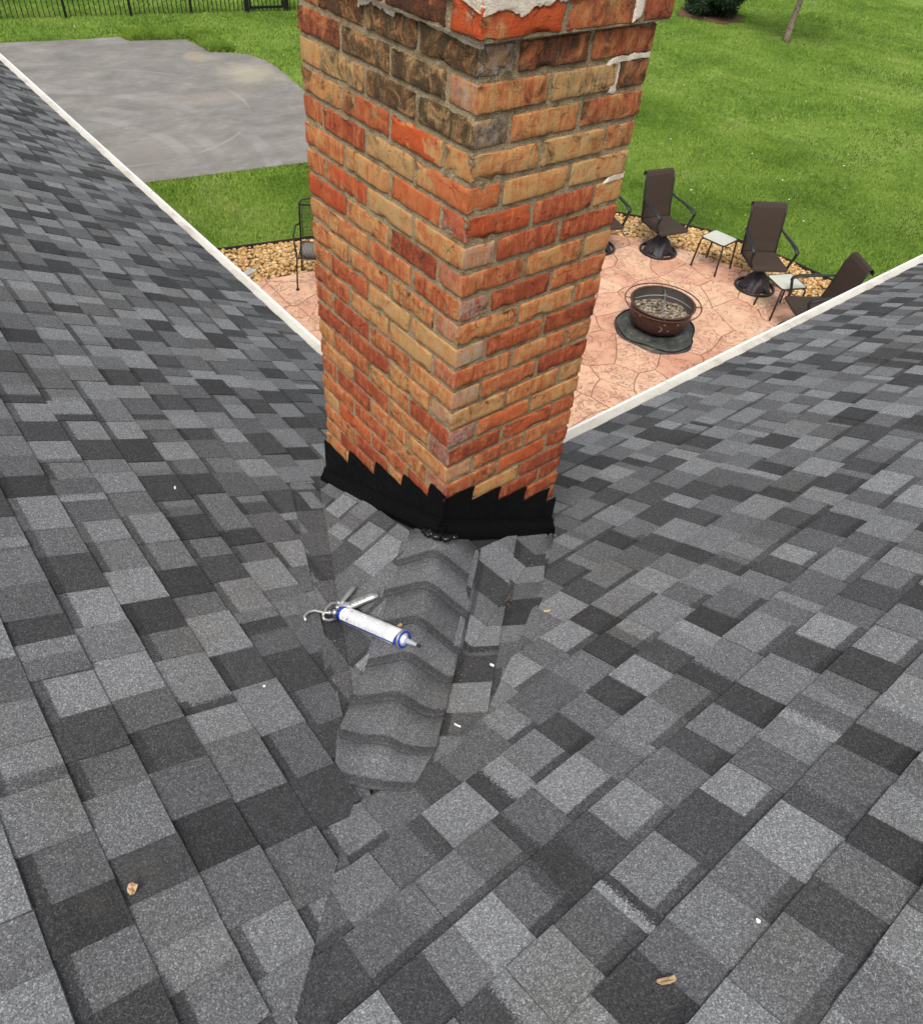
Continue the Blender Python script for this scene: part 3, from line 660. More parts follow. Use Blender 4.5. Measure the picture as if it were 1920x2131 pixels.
# ridge caps bent over the saddle's ridge, butts towards the valley
random.seed(5)
L = math.hypot(EX, EY); ncap = 7; ex = L / ncap * 1.0; pr_ = Vector((rd.y, -rd.x))
for k in range(ncap):
    s0 = k * ex + 0.012 + random.uniform(-0.004, 0.004); s1 = s0 + ex + 0.030
    p = Piece(); p.v = []; p.f = []; p.uv = []; p.px = 0; tn = random.choice((0.56, 0.62, 0.70, 0.60, 0.52)); p.col = (tn, tn + random.uniform(-0.1, 0.1), random.uniform(0.1, 0.2), 0.93)
    hw = 0.130 + random.uniform(-0.005, 0.005); skw = random.uniform(-0.05, 0.05); NS = 22
    svals = [s0, s0 + 0.012, s0 + 0.05, (s0 + s1) / 2, s1]
    for si, s_ in enumerate(svals):
        f_ = (s_ - s0) / (s1 - s0)
        for j in range(NS + 1):
            se = s_; hs_ = min(hw, 0.088 + 0.26 * max(se, 0)); tt = hs_ * (-1 + 2 * j / NS)
            se += skw * tt
            if si == 0: se += 0.009 * max(0, (abs(tt) / hs_ - 0.86) / 0.14) ** 2 + 0.0015 * noise.noise(Vector((tt * 40, k * 3.3, 0)))
            x = EX + rd.x * se + pr_.x * tt; y = EY + rd.y * se + pr_.y * tt
            zl_, zr_ = zp(CL, x, y), zp(CR, x, y)
            kk = 0.020; zm_ = min(zl_, zr_); z = zm_ - math.log(math.exp(-(zl_ - zm_) / kk) + math.exp(-(zr_ - zm_) / kk)) * kk + kk * 0.35 * math.exp(-(tt / 0.05) ** 2) - 0.002
            pm_ = max(zp(PL, x, y), zp(PR, x, y)); ks = 0.018; mx_ = max(z, pm_); zg_ = mx_ + ks * math.log(math.exp((z - mx_) / ks) + math.exp((pm_ - mx_) / ks))
            h = 0.0105 - 0.0042 * f_
            p.v.append((x, y, zg_ + h)); p.uv.append((tt + hw, s_ - s0))
    W = NS + 1
    for si in range(len(svals) - 1):
        for j in range(NS): p.f.append((si * W + j, si * W + j + 1, (si + 1) * W + j + 1, (si + 1) * W + j))
    o_ = len(p.v); rim = list(range(0, W)) + [si * W + NS for si in range(1, len(svals))] + [(len(svals) - 1) * W + j for j in range(NS - 1, -1, -1)] + [si * W for si in range(len(svals) - 2, 0, -1)]
    for i in rim: x, y, z = p.v[i]; p.v.append((x, y, z - 0.0055)); p.uv.append(p.uv[i])
    for i in range(len(rim)): p.f.append((rim[i], o_ + i, o_ + (i + 1) % len(rim), rim[(i + 1) % len(rim)]))
    me = mk_mesh('ridge_cap', [p]); o = bpy.data.objects.new('ridge_cap', me); COL.objects.link(o); o.parent = cricket
    for pl_ in me.polygons: pl_.use_smooth = len(pl_.vertices) == 4 and max(pl_.vertices) < o_
# gutters
def gutter(axis):
    g = MB(); guard = MB()
    def P3(along, across, z): return (across, along, z) if axis == 'y' else (along, across, z)
    if axis == 'y': a0, a1, e, ze = 0.5, 9.5, XE, zp(PL, XE, 0)
    else: a0, a1, e, ze = 0.62, 6.5, YE, zp(PR, 0, YE)
    a0 = 0.66 if axis == 'y' else 0.66
    prof = [(-0.02, -0.015), (-0.02, -0.12), (0.055, -0.12), (0.085, -0.05), (0.085, 0.000), (0.068, 0.003), (0.068, -0.006), (0.079, -0.012), (0.079, -0.05), (0.052, -0.112), (-0.014, -0.112), (-0.014, -0.015)]
    n = len(prof); vs_ = [P3(a0, e + x, ze + z) for x, z in prof] + [P3(a1, e + x, ze + z) for x, z in prof]
    g.add(vs_, [(i, (i + 1) % n, n + (i + 1) % n, n + i) for i in range(n)] + [tuple(range(n)), tuple(range(2 * n - 1, n - 1, -1))])
    o = g.build('gutter', 'gutter_white', house)
    # ribbed guard sheet sloping from the shingles to the lip
    k = int((a1 - a0) / 0.05); vs_ = []; fs_ = []
    for i in range(k + 1):
        al = a0 + (a1 - a0) * i / k; wv = 0.0018 if i % 2 else -0.0018
        vs_ += [P3(al, e - 0.04, ze + 0.008), P3(al, e + 0.035, ze - 0.008 + wv), P3(al, e + 0.069, ze - 0.004 + wv)]
    for i in range(k):
        for j in (0, 1): fs_.append((3 * i + j, 3 * i + j + 1, 3 * i + j + 4, 3 * i + j + 3))
    guard.add(vs_, fs_); guard.build('gutter_guard', 'guard', o)
    for al in np.arange(a0 + 1.35, a1, 2.4):
        s_ = MB()
        for x, z, dx in ((0.0765, 0.0045, 0.020),):
            c = P3(al, e + x, ze + z); s_.box(c, (dx, 0.004, 0.004) if axis == 'y' else (0.004, dx, 0.004))
        s_.build('gutter_seam', 'guard', o)
    f = MB(); c0 = P3((a0 + a1) / 2, e - 0.03, ze - 0.10); d = (0.02, a1 - a0, 0.17) if axis == 'y' else (a1 - a0, 0.02, 0.17)
    f.box(c0, d); f.build('fascia', 'gutter_white', house)
gutter('y'); gutter('x')
m = MB(); m.box((-1.45, 3.2, 1.18), (3.6, 12.5, 2.36)); m.build('wall', 'siding', house)
m = MB(); m.box((3.40, -1.55, 1.17), (6.09, 3.5, 2.34)); m.build('wall', 'siding', house)

# ================================================================ THE CHIMNEY
H = 0.0677; A_, B_ = 0.703, 0.514
ZC = lambda k: 3.4 + (18 - k) * H          # bottom of course k
chim = tag(empty('chimney', (0.257, 0.3515, 0)), 'tall weathered orange brick chimney with stained mortar joints', 'chimney')
c0 = Vector((0.257, 0.3515, 0))
m = MB(); m.box((0, 0, (ZC(0) - 0.004) / 2), (B_ - 0.011, A_ - 0.011, ZC(0) - 0.004))
m.box((0, 0, (ZC(0) + ZC(-3)) / 2), (B_ - 0.008 + 0.038, A_ - 0.008 + 0.038, ZC(-3) - ZC(0) + 0.006))
m.build('mortar_core', 'mortar', chim)
# brick variants: full bricks with soft, chipped edges
def rounded_brick(seed, rough=1.0):
    hx, hy, hz = 0.0950, 0.046, 0.0272; r = 0.0034
    def axis_vals(h, n): return [-h, -h + r] + [(-h + r) + (2 * h - 2 * r) * i / n for i in range(1, n)] + [h - r, h]
    ax = [axis_vals(hx, 10), axis_vals(hy, 4), axis_vals(hz, 4)]
    vid = {}; vs_ = []; fs_ = []
    def gv(x, y, z):
        k = (round(x, 6), round(y, 6), round(z, 6))
        if k not in vid:
            p = Vector((x, y, z)); inn = Vector((max(-hx + r, min(hx - r, x)), max(-hy + r, min(hy - r, y)), max(-hz + r, min(hz - r, z))))
            d = p - inn
            nrm = d.normalized() if d.length > 1e-9 else Vector((0, 0, 0))
            if d.length > 1e-9: p = inn + nrm * r
            nv = noise.noise((p * 38) + Vector((seed * 3.1, 0, 0))) * 0.0016 + noise.noise((p * 120) + Vector((0, seed * 5.7, 0))) * 0.0009
            edge = sum(1 for v_, h_ in ((x, hx), (y, hy), (z, hz)) if abs(abs(v_) - h_) < 1e-6 or abs(abs(v_) - (h_ - r)) < 1e-6)
            if edge >= 2: nv -= max(0, noise.noise(p * 55 + Vector((0, 0, seed * 7.7))) - 0.15) * 0.012
            p = p + nrm * nv * rough
            vid[k] = len(vs_); vs_.append(p)
        return vid[k]
    for d in range(3):
        a, b = [(1, 2), (2, 0), (0, 1)][d]
        for sgn in (-1, 1):
            h = (hx, hy, hz)[d] * sgn
            for i in range(len(ax[a]) - 1):
                for j in range(len(ax[b]) - 1):
                    q = []
                    for ii, jj in ((i, j), (i + 1, j), (i + 1, j + 1), (i, j + 1)):
                        c = [0, 0, 0]; c[d] = h; c[a] = ax[a][ii]; c[b] = ax[b][jj]; q.append(gv(*c))
                    fs_.append(tuple(q if sgn > 0 else q[::-1]))
    me = bpy.data.meshes.new('brick'); me.from_pydata([tuple(v) for v in vs_], [], fs_)
    me.polygons.foreach_set('use_smooth', [True] * len(fs_)); me.materials.append(MAT['brick']); me.update(); return me
BM = [rounded_brick(i) for i in range(12)]; BSP = [rounded_brick(40 + i, 1.9) for i in range(3)]
random.seed(3)
RED = {(9, 'R', 1): .2, (11, 'R', 1): .1, (13, 'R', 1): 0.0, (7, 'R', 1): .15}
SPALL = {(4, 'L', 1): 0.05, (0, 'R', 0): 0.05, (6, 'R', 0): 0.5, (16, 'R', 1): 0.5}
ENDS = {(4, 'R', 0), (5, 'L', 0)}
def brick(k, face, idx, x, y, along, grow=0.0):
    sc = 1.028
    X = (x * sc - 0.257) * (1 + grow / 0.25); Y = (y - 0.3515) * (1 + grow / 0.35)
    me = random.choice(BM)
    cx_, cy_ = X + 0.257, Y + 0.3515
    d2 = (cy_ - 0.24) ** 2 + ((ZC(k) - (3.4 + 1.08)) * 1.3) ** 2
    soot = max(0, 1 - d2 / 0.10) * (1.0 if face == 'L' else 0.45) + random.choice((0, 0.1, 0.2, 0.45)) + max(0, (8 - k)) * 0.04
    hue = random.choice((0.10, 0.25, 0.4, 0.55, 0.62, 0.75)) + (0.16 if k < 4 else 0.06 if k < 8 else -0.04)
    pale = 0.0
    if (face == 'L' and idx == 0 and k % 2) or (face == 'R' and idx == 0 and k % 2 == 0): pale = random.choice((0.85, 1.0, 0.95, 0.6)) * (0.6 if k % 2 == 0 else 1.0)
    sp_ = 1.0
    if (k, face, idx) in SPALL: sp_ = SPALL[(k, face, idx)]; me = random.choice(BSP); soot *= 0.4
    elif random.random() < 0.05: sp_ = 0.4
    if (k, face, idx) in ENDS: pale = -0.9; me = random.choice(BSP)
    o = bpy.data.objects.new('brick', me); COL.objects.link(o); o.parent = chim
    o.location = (X + random.uniform(-.001, .001), Y + random.uniform(-.001, .001), ZC(k) + 0.0288 + random.uniform(-.0008, .0008))
    o.rotation_euler = (random.uniform(-.006, .006), random.uniform(-.006, .006), (math.pi / 2 if along == 'y' else 0) + random.uniform(-.006, .006) + random.choice((0, math.pi)))
    o.scale = (sc * (1 + grow / 0.25) if along == 'x' else 1 + grow / 0.35, 1 if along == 'x' else sc, 1)
    o.color = (hue, min(1, soot), pale, sp_)
    return o
for k in range(-2, 25):
    gr = 0.021 if k <= 0 else 0.0
    if k % 2 == 0:
        for i in range(2): brick(k, 'R', i, 0.097 + 0.204 * i, 0.046, 'x', gr)
        for i in range(3): brick(k, 'L', i + 1, 0.046, 0.199 + 0.204 * i, 'y', gr)
        for i in range(3): brick(k, 'B', i, 0.454, 0.097 + 0.204 * i, 'y', gr)
        for i in range(2): brick(k, 'B', i, 0.199 + 0.204 * i, 0.658, 'x', gr)
    else:
        for i in range(3): brick(k, 'L', i, 0.046, 0.097 + 0.204 * i, 'y', gr)
        for i in range(2): brick(k, 'R', i + 1, 0.199 + 0.204 * i, 0.046, 'x', gr)
        for i in range(3): brick(k, 'B', i, 0.454, 0.199 + 0.204 * i, 'y', gr)
        for i in range(2): brick(k, 'B', i, 0.097 + 0.204 * i, 0.658, 'x', gr)
# white mortar smears (u along the face from the near corner, z height), proud of the brick
def smear(face, pts, t_=0.004, off=0.0, jt=1.0):
    ring = []
    for j in range(len(pts)):
        a, b = pts[j - 1], pts[j]; L_ = math.hypot(b[0] - a[0], b[1] - a[1]); nn = max(2, int(L_ / 0.0025))
        for q in range(nn):
            u = a[0] + (b[0] - a[0]) * q / nn; z = a[1] + (b[1] - a[1]) * q / nn
            zs_ = 1.7 if face == 'L' else 9.1
            nv = noise.noise_vector(Vector((u * 60, z * 60, zs_))) * (0.007 * jt) + noise.noise_vector(Vector((u * 210, z * 210, zs_))) * (0.004 * jt)
            ring.append((u + nv.x, z + nv.y))
    ring = ccw(ring); cx = sum(p[0] for p in ring) / len(ring); cz = sum(p[1] for p in ring) / len(ring); n = len(ring)
    def P3(u, z, d): return Vector((u, -off - d, z)) if face == 'R' else Vector((-off - d, u, z))
    vs_ = [P3(u, z, -0.008) - c0 for u, z in ring] + [P3(u, z, t_ * 0.6) - c0 for u, z in ring] + [P3(cx + (u - cx) * 0.9, cz + (z - cz) * 0.9, t_) - c0 for u, z in ring]
    fs_ = [(i, (i + 1) % n, n + (i + 1) % n, n + i) for i in range(n)] + [(n + i, n + (i + 1) % n, 2 * n + (i + 1) % n, 2 * n + i) for i in range(n)] + [tuple(range(2 * n, 3 * n))]
    if face == 'L': fs_ = [f[::-1] for f in fs_]
    m = MB(); m.add(vs_, fs_); m.build('mortar_smear', 'mortar_white', chim)
zt = ZC(-1)
smear('R', [(-0.015, zt - 0.022), (0.03, zt - 0.012), (0.075, zt - 0.028), (0.11, zt - 0.018), (0.2, zt - 0.012), (0.30, zt - 0.006), (0.42, zt - 0.004), (0.42, zt + 0.055), (-0.015, zt + 0.055)], 0.004, 0.019)
smear('L', [(-0.015, zt - 0.02), (0.05, zt - 0.008), (0.12, zt - 0.014), (0.2, zt - 0.006), (0.32, zt - 0.004), (0.32, zt + 0.05), (-0.015, zt + 0.05)], 0.004, 0.019)
smear('R', [(0.400, ZC(0) + 0.002), (0.424, ZC(0) + 0.01), (0.428, zt), (0.40, zt)], 0.003, 0.019, 0.5)
smear('R', [(0.36, ZC(1) - 0.016), (0.395, ZC(1) - 0.011), (0.445, ZC(1) - 0.010), (0.515, ZC(1) - 0.010), (0.515, ZC(1) + 0.001), (0.40, ZC(1) + 0.001)], 0.0035, -0.0045, 0.55)
smear('R', [(0.395, ZC(2) - 0.004), (0.415, ZC(2) - 0.004), (0.414, ZC(1) - 0.008), (0.396, ZC(1) - 0.008)], 0.002, -0.0045, 0.55)
smear('R', [(0.44, ZC(5) - 0.012), (0.515, ZC(5) - 0.012), (0.515, ZC(5) + 0.001), (0.46, ZC(5) + 0.001)], 0.0035, -0.0045, 0.55)
smear('L', [(0.0, ZC(0) - 0.016), (0.08, ZC(0) - 0.012), (0.2, ZC(0) - 0.010), (0.28, ZC(0) - 0.011), (0.28, ZC(0) + 0.000), (0.0, ZC(0) + 0.000)], 0.005, -0.001, 0.4)
smear('L', [(0.28, ZC(0) - 0.02), (0.37, ZC(0) - 0.012), (0.42, ZC(0) - 0.03), (0.43, ZC(0) + 0.000), (0.28, ZC(0) + 0.000)], 0.0025)
m = MB(); q = 0.03
hz_ = ZC(-3)
m.add([(-0.257 - q, -0.3515 - q, hz_), (0.257 + q, -0.3515 - q, hz_), (0.257 + q, 0.3515 + q, hz_), (-0.257 - q, 0.3515 + q, hz_), (-0.257 - q, -0.3515 - q, hz_ + 0.03), (0.257 + q, -0.3515 - q, hz_ + 0.03), (0.257 + q, 0.3515 + q, hz_ + 0.03), (-0.257 - q, 0.3515 + q, hz_ + 0.03), (-0.13, -0.2, hz_ + 0.1), (0.13, -0.2, hz_ + 0.1), (0.13, 0.2, hz_ + 0.1), (-0.13, 0.2, hz_ + 0.1)],
      [(0, 1, 5, 4), (1, 2, 6, 5), (2, 3, 7, 6), (3, 0, 4, 7), (4, 5, 9, 8), (5, 6, 10, 9), (6, 7, 11, 10), (7, 4, 8, 11), (8, 9, 10, 11), (3, 2, 1, 0)])
m.build('crown', 'mortar_white', chim)

# ---------------------------------------------------------------- black stepped flashing
fl = tag(empty('chimney_flashing', (0, 0, 3.2)), 'glossy black stepped metal flashing wrapped round the chimney foot', 'flashing')
f0 = Vector((0, 0, 3.2))
def plate(face, poly, off, th, name, mat='flash'):
    """outline in (along face, z-3.4), extruded outwards"""
    ring = ccw(poly); n = len(ring)
    def P3(u, z, d): return (Vector((u, -d, z + 3.4)) if face == 'R' else Vector((-d, u, z + 3.4))) - f0
    vs_ = [P3(u, z, off) for u, z in ring] + [P3(u, z, off + th) for u, z in ring]
    fs_ = [tuple(range(n - 1, -1, -1)), tuple(range(n, 2 * n))] + [(i, (i + 1) % n, n + (i + 1) % n, n + i) for i in range(n)]
    if face == 'L': fs_ = [f[::-1] for f in fs_]
    m = MB(); m.add(vs_, fs_); return m.build(name, mat, fl)
# step pieces: (along0, along1, z top); tooth leans, bottom follows the saddle
def zbot(face, u): return (-0.125 - 0.455 * u) if face == 'L' else (-0.125 - 0.58 * u)
Ls = [(-0.010, 0.062, 0.028), (0.054, 0.201, -0.040), (0.192, 0.359, -0.105), (0.351, 0.527, -0.178), (0.521, 0.705, -0.250)]
for i, (u0, u1, z) in enumerate(Ls):
    zl_ = z; ztip = z + (0.0 if i == 4 else 0.0)
    top = [(u1, zl_ - 0.008), (u1 - 0.004, zl_ + 0.0)] if i == 4 else [(u1 + 0.012, zl_ - 0.058), (u1 + 0.006, zl_ - 0.02), (u1, zl_ - 0.002)]
    nn = 5; edge = [(u1 - (u1 - u0) * j / nn, zl_ + (0.002 if j % 2 else -0.001) + random.uniform(-0.0015, 0.0015)) for j in range(1, nn)]
    plate('L', [(u0, zbot('L', u0) + 0.02), (u1 + (0.012 if i < 4 else 0), zbot('L', u1) + 0.02)] + top + edge + [(u0, zl_ + 0.001)], 0.004 + 0.0006 * i, 0.004, 'step_piece')
Rs = [(-0.006, 0.113, 0.009), (0.104, 0.230, -0.055), (0.218, 0.354, -0.122), (0.348, 0.475, -0.193), (0.466, 0.520, -0.264)]
for i, (u0, u1, z) in enumerate(Rs):
    top = [(u1, z - 0.003)] if i == 4 else [(u1 - 0.006, z - 0.06), (u1 - 0.006, z - 0.025), (u1, z - 0.004)]
    edge = [(u1 - (u1 - u0) * j / 5, z + random.uniform(-0.002, 0.002)) for j in range(1, 5)]
    u1b = u1 + 0.0
    plate('R', [(u0, zbot('R', u0) + 0.02), (u1b, zbot('R', u1b) + 0.02)] + top + edge + [(u0, z)], 0.004 + 0.0006 * i, 0.004, 'step_piece')
# kicked-out base flange along both faces
m = MB()
def flange(face, u0, u1, n=16):
    vs_ = []; fs_ = []
    for i in range(n + 1):
        u = u0 + (u1 - u0) * i / n; zb = zbot(face, max(0, u))
        for d, dz in ((0.003, 0.052), (0.0115, 0.050), (0.0135, 0.034), (0.026, 0.012), (0.030, -0.006), (0.030, -0.03), (0.003, -0.03)):
            q = Vector((u, -d, zb + dz + 3.4)) if face == 'R' else Vector((-d, u, zb + dz + 3.4)); vs_.append(q - f0)
    k = 7
    for i in range(n):
        for j in range(k): fs_.append((i * k + j, i * k + (j + 1) % k, (i + 1) * k + (j + 1) % k, (i + 1) * k + j))
    fs_ += [tuple(range(k)), tuple(range((n + 1) * k - 1, n * k - 1, -1))]
    if face == 'R': fs_ = [f[::-1] for f in fs_]
    m.add(vs_, [f[::-1] for f in fs_], False)
flange('L', -0.028, 0.722); m.build('base_flange', 'flash', fl)
m = MB(); flange('R', -0.028, 0.532); m.build('base_flange', 'flash', fl)
# corner lap seam and sealant lumps
m = MB(); m.tube([Vector((-0.012 + random.uniform(-.001, .001), -0.012, 3.425 - i * 0.02)) - f0 for i in range(8)], [0.005 + random.uniform(0, 0.002) for i in range(8)], 8); m.build('corner_seam', 'flash', fl)
def blob_mesh(pts, name, mat, parent, org):
    bmx = bmesh.new()
    for (x, y, z, r) in pts:
        g = bmesh.ops.create_icosphere(bmx, subdivisions=2, radius=r, matrix=Matrix.Translation(Vector((x, y, z)) - org))
        for v in g['verts']: v.co += noise.noise_vector(v.co * 70) * 0.006; v.co.z = (v.co.z - (z - org.z)) * 0.6 + (z - org.z)
    me = bpy.data.meshes.new(name); bmx.to_mesh(me); bmx.free(); me.polygons.foreach_set('use_smooth', [True] * len(me.polygons)); me.materials.append(MAT[mat])
    o = bpy.data.objects.new(name, me); COL.objects.link(o); o.parent = parent; return o
lum = []
for i in range(14):
    a = random.uniform(-0.06, 0.05); b = random.uniform(0, 0.012)
    x, y = (-0.03 - b, max(0, -a) - 0.02) if a < 0 else (a - 0.02, -0.03 - b)
    lum.append((x, y, 3.265 + 0.018 - abs(a) * 0.5, random.uniform(0.010, 0.018)))
blob_mesh(lum, 'sealant_lump', 'sealant', fl, f0)

# ================================================================ CAULKING GUN on the saddle
ax_ = Vector((-0.3314 + 0.3741, -0.2670 + 0.0032, 3.2661 - 3.1320)); LT = ax_.length; ax_.normalize()
nrm = Vector((-CL[0], -CL[1], 1)).normalized(); bx_ = nrm.cross(ax_).normalized(); nrm = ax_.cross(bx_).normalized()
gp = Vector((-0.3741, -0.0032, 3.1320))
gun = empty('caulking_gun'); gun.matrix_world = Matrix((( ax_.x, bx_.x, nrm.x, gp.x), (ax_.y, bx_.y, nrm.y, gp.y), (ax_.z, bx_.z, nrm.z, gp.z), (0, 0, 0, 1)))
tag(gun, 'silver caulking gun holding a blue and white sealant tube', 'caulking gun')
RT = 0.0235
def lathe_x(prof, n=28):
    m_ = MB(); m_.lathe(prof, n); m_.v = [(z, x, y) for x, y, z in m_.v]; return m_
bsgn = 1 if bx_.x > 0 else -1
# sealant tube is its own thing
tube = empty('sealant_tube'); tube.matrix_world = gun.matrix_world.copy()
tag(tube, 'white and blue sealant cartridge with clear nozzle lying in the caulking gun', 'sealant tube')
TL = LT * 0.97
lathe_x([(0, 0.0), (RT * 1.03, 0.0), (RT * 1.03, 0.020), (RT, 0.022), (RT, TL - 0.012), (RT * 0.96, TL - 0.006)]).build('cartridge', 'tube_blue', tube)
m = MB(); n = 22; vs_ = []; fs_ = []
for i in range(n + 1):
    a = R(162) - R(186) * i / n
    for j, xx in enumerate((0.020, TL - 0.010)):
        dx = 0.008 * math.sin(a * 1.5) if j else 0.004 * math.sin(a * 2)
        vs_.append((xx + dx, (RT + 0.0006) * math.cos(a), (RT + 0.0006) * math.sin(a)))
for i in range(n): fs_.append((2 * i, 2 * i + 1, 2 * i + 3, 2 * i + 2))
m.add(vs_, fs_, True); m.build('label', 'tube', tube)
lathe_x([(RT * 0.95, TL - 0.006), (RT * 0.80, TL + 0.001), (0.010, TL + 0.003), (0.009, TL + 0.012), (0, TL + 0.012)]).build('shoulder', 'tube', tube)
lathe_x([(0.0085, TL + 0.004), (0.0075, TL + 0.028), (0.0045, TL + 0.058), (0.0042, TL + 0.064), (0, TL + 0.064)], 14).build('nozzle', 'nozzle', tube)
lathe_x([(0.0046, TL + 0.060), (0.0042, TL + 0.070), (0, TL + 0.071)], 12).build('nozzle_tip', 'black_rubber', tube)
# gun frame
m = MB()
for sy, z_ in ((0.5, -0.90), (-0.75, -0.62)):
    m.tube([(-0.035, sy * RT, z_ * RT * 0.5), (0.0, sy * RT * 1.1, z_ * RT), (TL * 0.5, sy * RT * 1.12, z_ * RT * 1.08), (TL * 0.85, sy * RT * 1.1, z_ * RT * 1.05)], 0.0028, 8)
m.lathe([(RT * 1.10, 0), (RT * 1.16, 0.001), (RT * 1.16, 0.009), (RT * 1.10, 0.010), (RT * 1.10, 0)], 28); nl = 28 * 5
m.v[-nl:] = [(z + TL - 0.002, x, y) for x, y, z in m.v[-nl:]]
m.build('cradle_rods', 'gun_metal', gun)
lathe_x([(RT * 1.07, TL - 0.004), (RT * 1.10, TL), (RT * 1.06, TL + 0.006), (RT * 0.8, TL + 0.008)]).build('front_collar', 'tube_blue', gun)
# yoke, rod, handle and trigger: local (along tube, towards the handle, up)
m = MB()
m.tube([(-0.007, -0.045, 0.046), (-0.024, -0.018, 0.040), (-0.034, 0.005, 0.030), (-0.026, 0.016, 0.022)], 0.0040, 8)
m.tube([(-0.007, -0.045, 0.046), (0.000, -0.052, 0.040), (0.004, -0.045, 0.026), (0.004, -0.026, 0.008)], 0.0046, 8)
m.tube([(-0.010, -0.036, 0.047), (-0.004, -0.024, 0.032), (0.001, -0.012, 0.016)], 0.0040, 8)
m.tube([(-0.026, 0.016, 0.022), (-0.016, 0.020, 0.016), (-0.004, 0.014, 0.010), (0.002, 0.0, 0.004)], 0.0085, 8)
m.lathe([(0, -0.003), (RT * 1.02, -0.003), (RT * 1.02, 0.0), (0, 0.0)], 24); nl = 24 * 4
m.v[-nl:] = [(z, x, y) for x, y, z in m.v[-nl:]]
m.build('yoke', 'gun_metal', gun)
m = MB(); m.tube([(0.0, 0.0, 0.004), (-0.006, -0.020, 0.028), (-0.011, -0.036, 0.047), (-0.031, -0.047, 0.0645), (-0.034, -0.064, 0.077), (-0.027, -0.0815, 0.082), (-0.013, -0.090, 0.078)], 0.0046, 10); m.build('plunger_rod', 'gun_metal', gun)
m = MB(); m.tube([(-0.003, -0.010, 0.016), (-0.005, -0.018, 0.026)], 0.0090, 10); m.tube([(-0.007, -0.023, 0.031), (-0.008, -0.027, 0.036)], 0.0075, 10); m.build('spring', 'gun_metal', gun)
m = MB(); m.tube([(-0.014, 0.006, 0.016), (0.000, 0.018, 0.010), (0.014, 0.030, 0.004), (0.030, 0.046, 0.003), (0.045, 0.063, 0.001), (0.060, 0.083, -0.003), (0.073, 0.100, -0.008)], [0.017, 0.0165, 0.0145, 0.0165, 0.0135, 0.0150, 0.0125], 12, flat=0.7)
for q in ((0.024, 0.034, 0.008), (0.039, 0.051, 0.006), (0.055, 0.071, 0.003)): m.tube([q, (q[0] + 0.002, q[1] - 0.001, q[2] + 0.006)], 0.0066, 10)
m.build('handle', 'gun_metal', gun)
m = MB(); m.tube([(-0.010, 0.016, 0.020), (-0.016, 0.031, 0.016), (-0.021, 0.048, 0.012), (-0.027, 0.066, 0.007), (-0.034, 0.086, 0.000), (-0.038, 0.100, -0.005)], [0.0105, 0.0100, 0.0125, 0.0130, 0.0105, 0.0035], 12, flat=0.35); m.build('trigger', 'gun_metal', gun)
m = MB(); m.tube([(-0.008, 0.004, 0.018), (-0.008, 0.004, 0.027)], 0.0065, 10); m.tube([(-0.016, 0.018, 0.020), (-0.016, 0.018, 0.027)], 0.0055, 10); m.build('pivot_pin', 'gun_metal', gun)

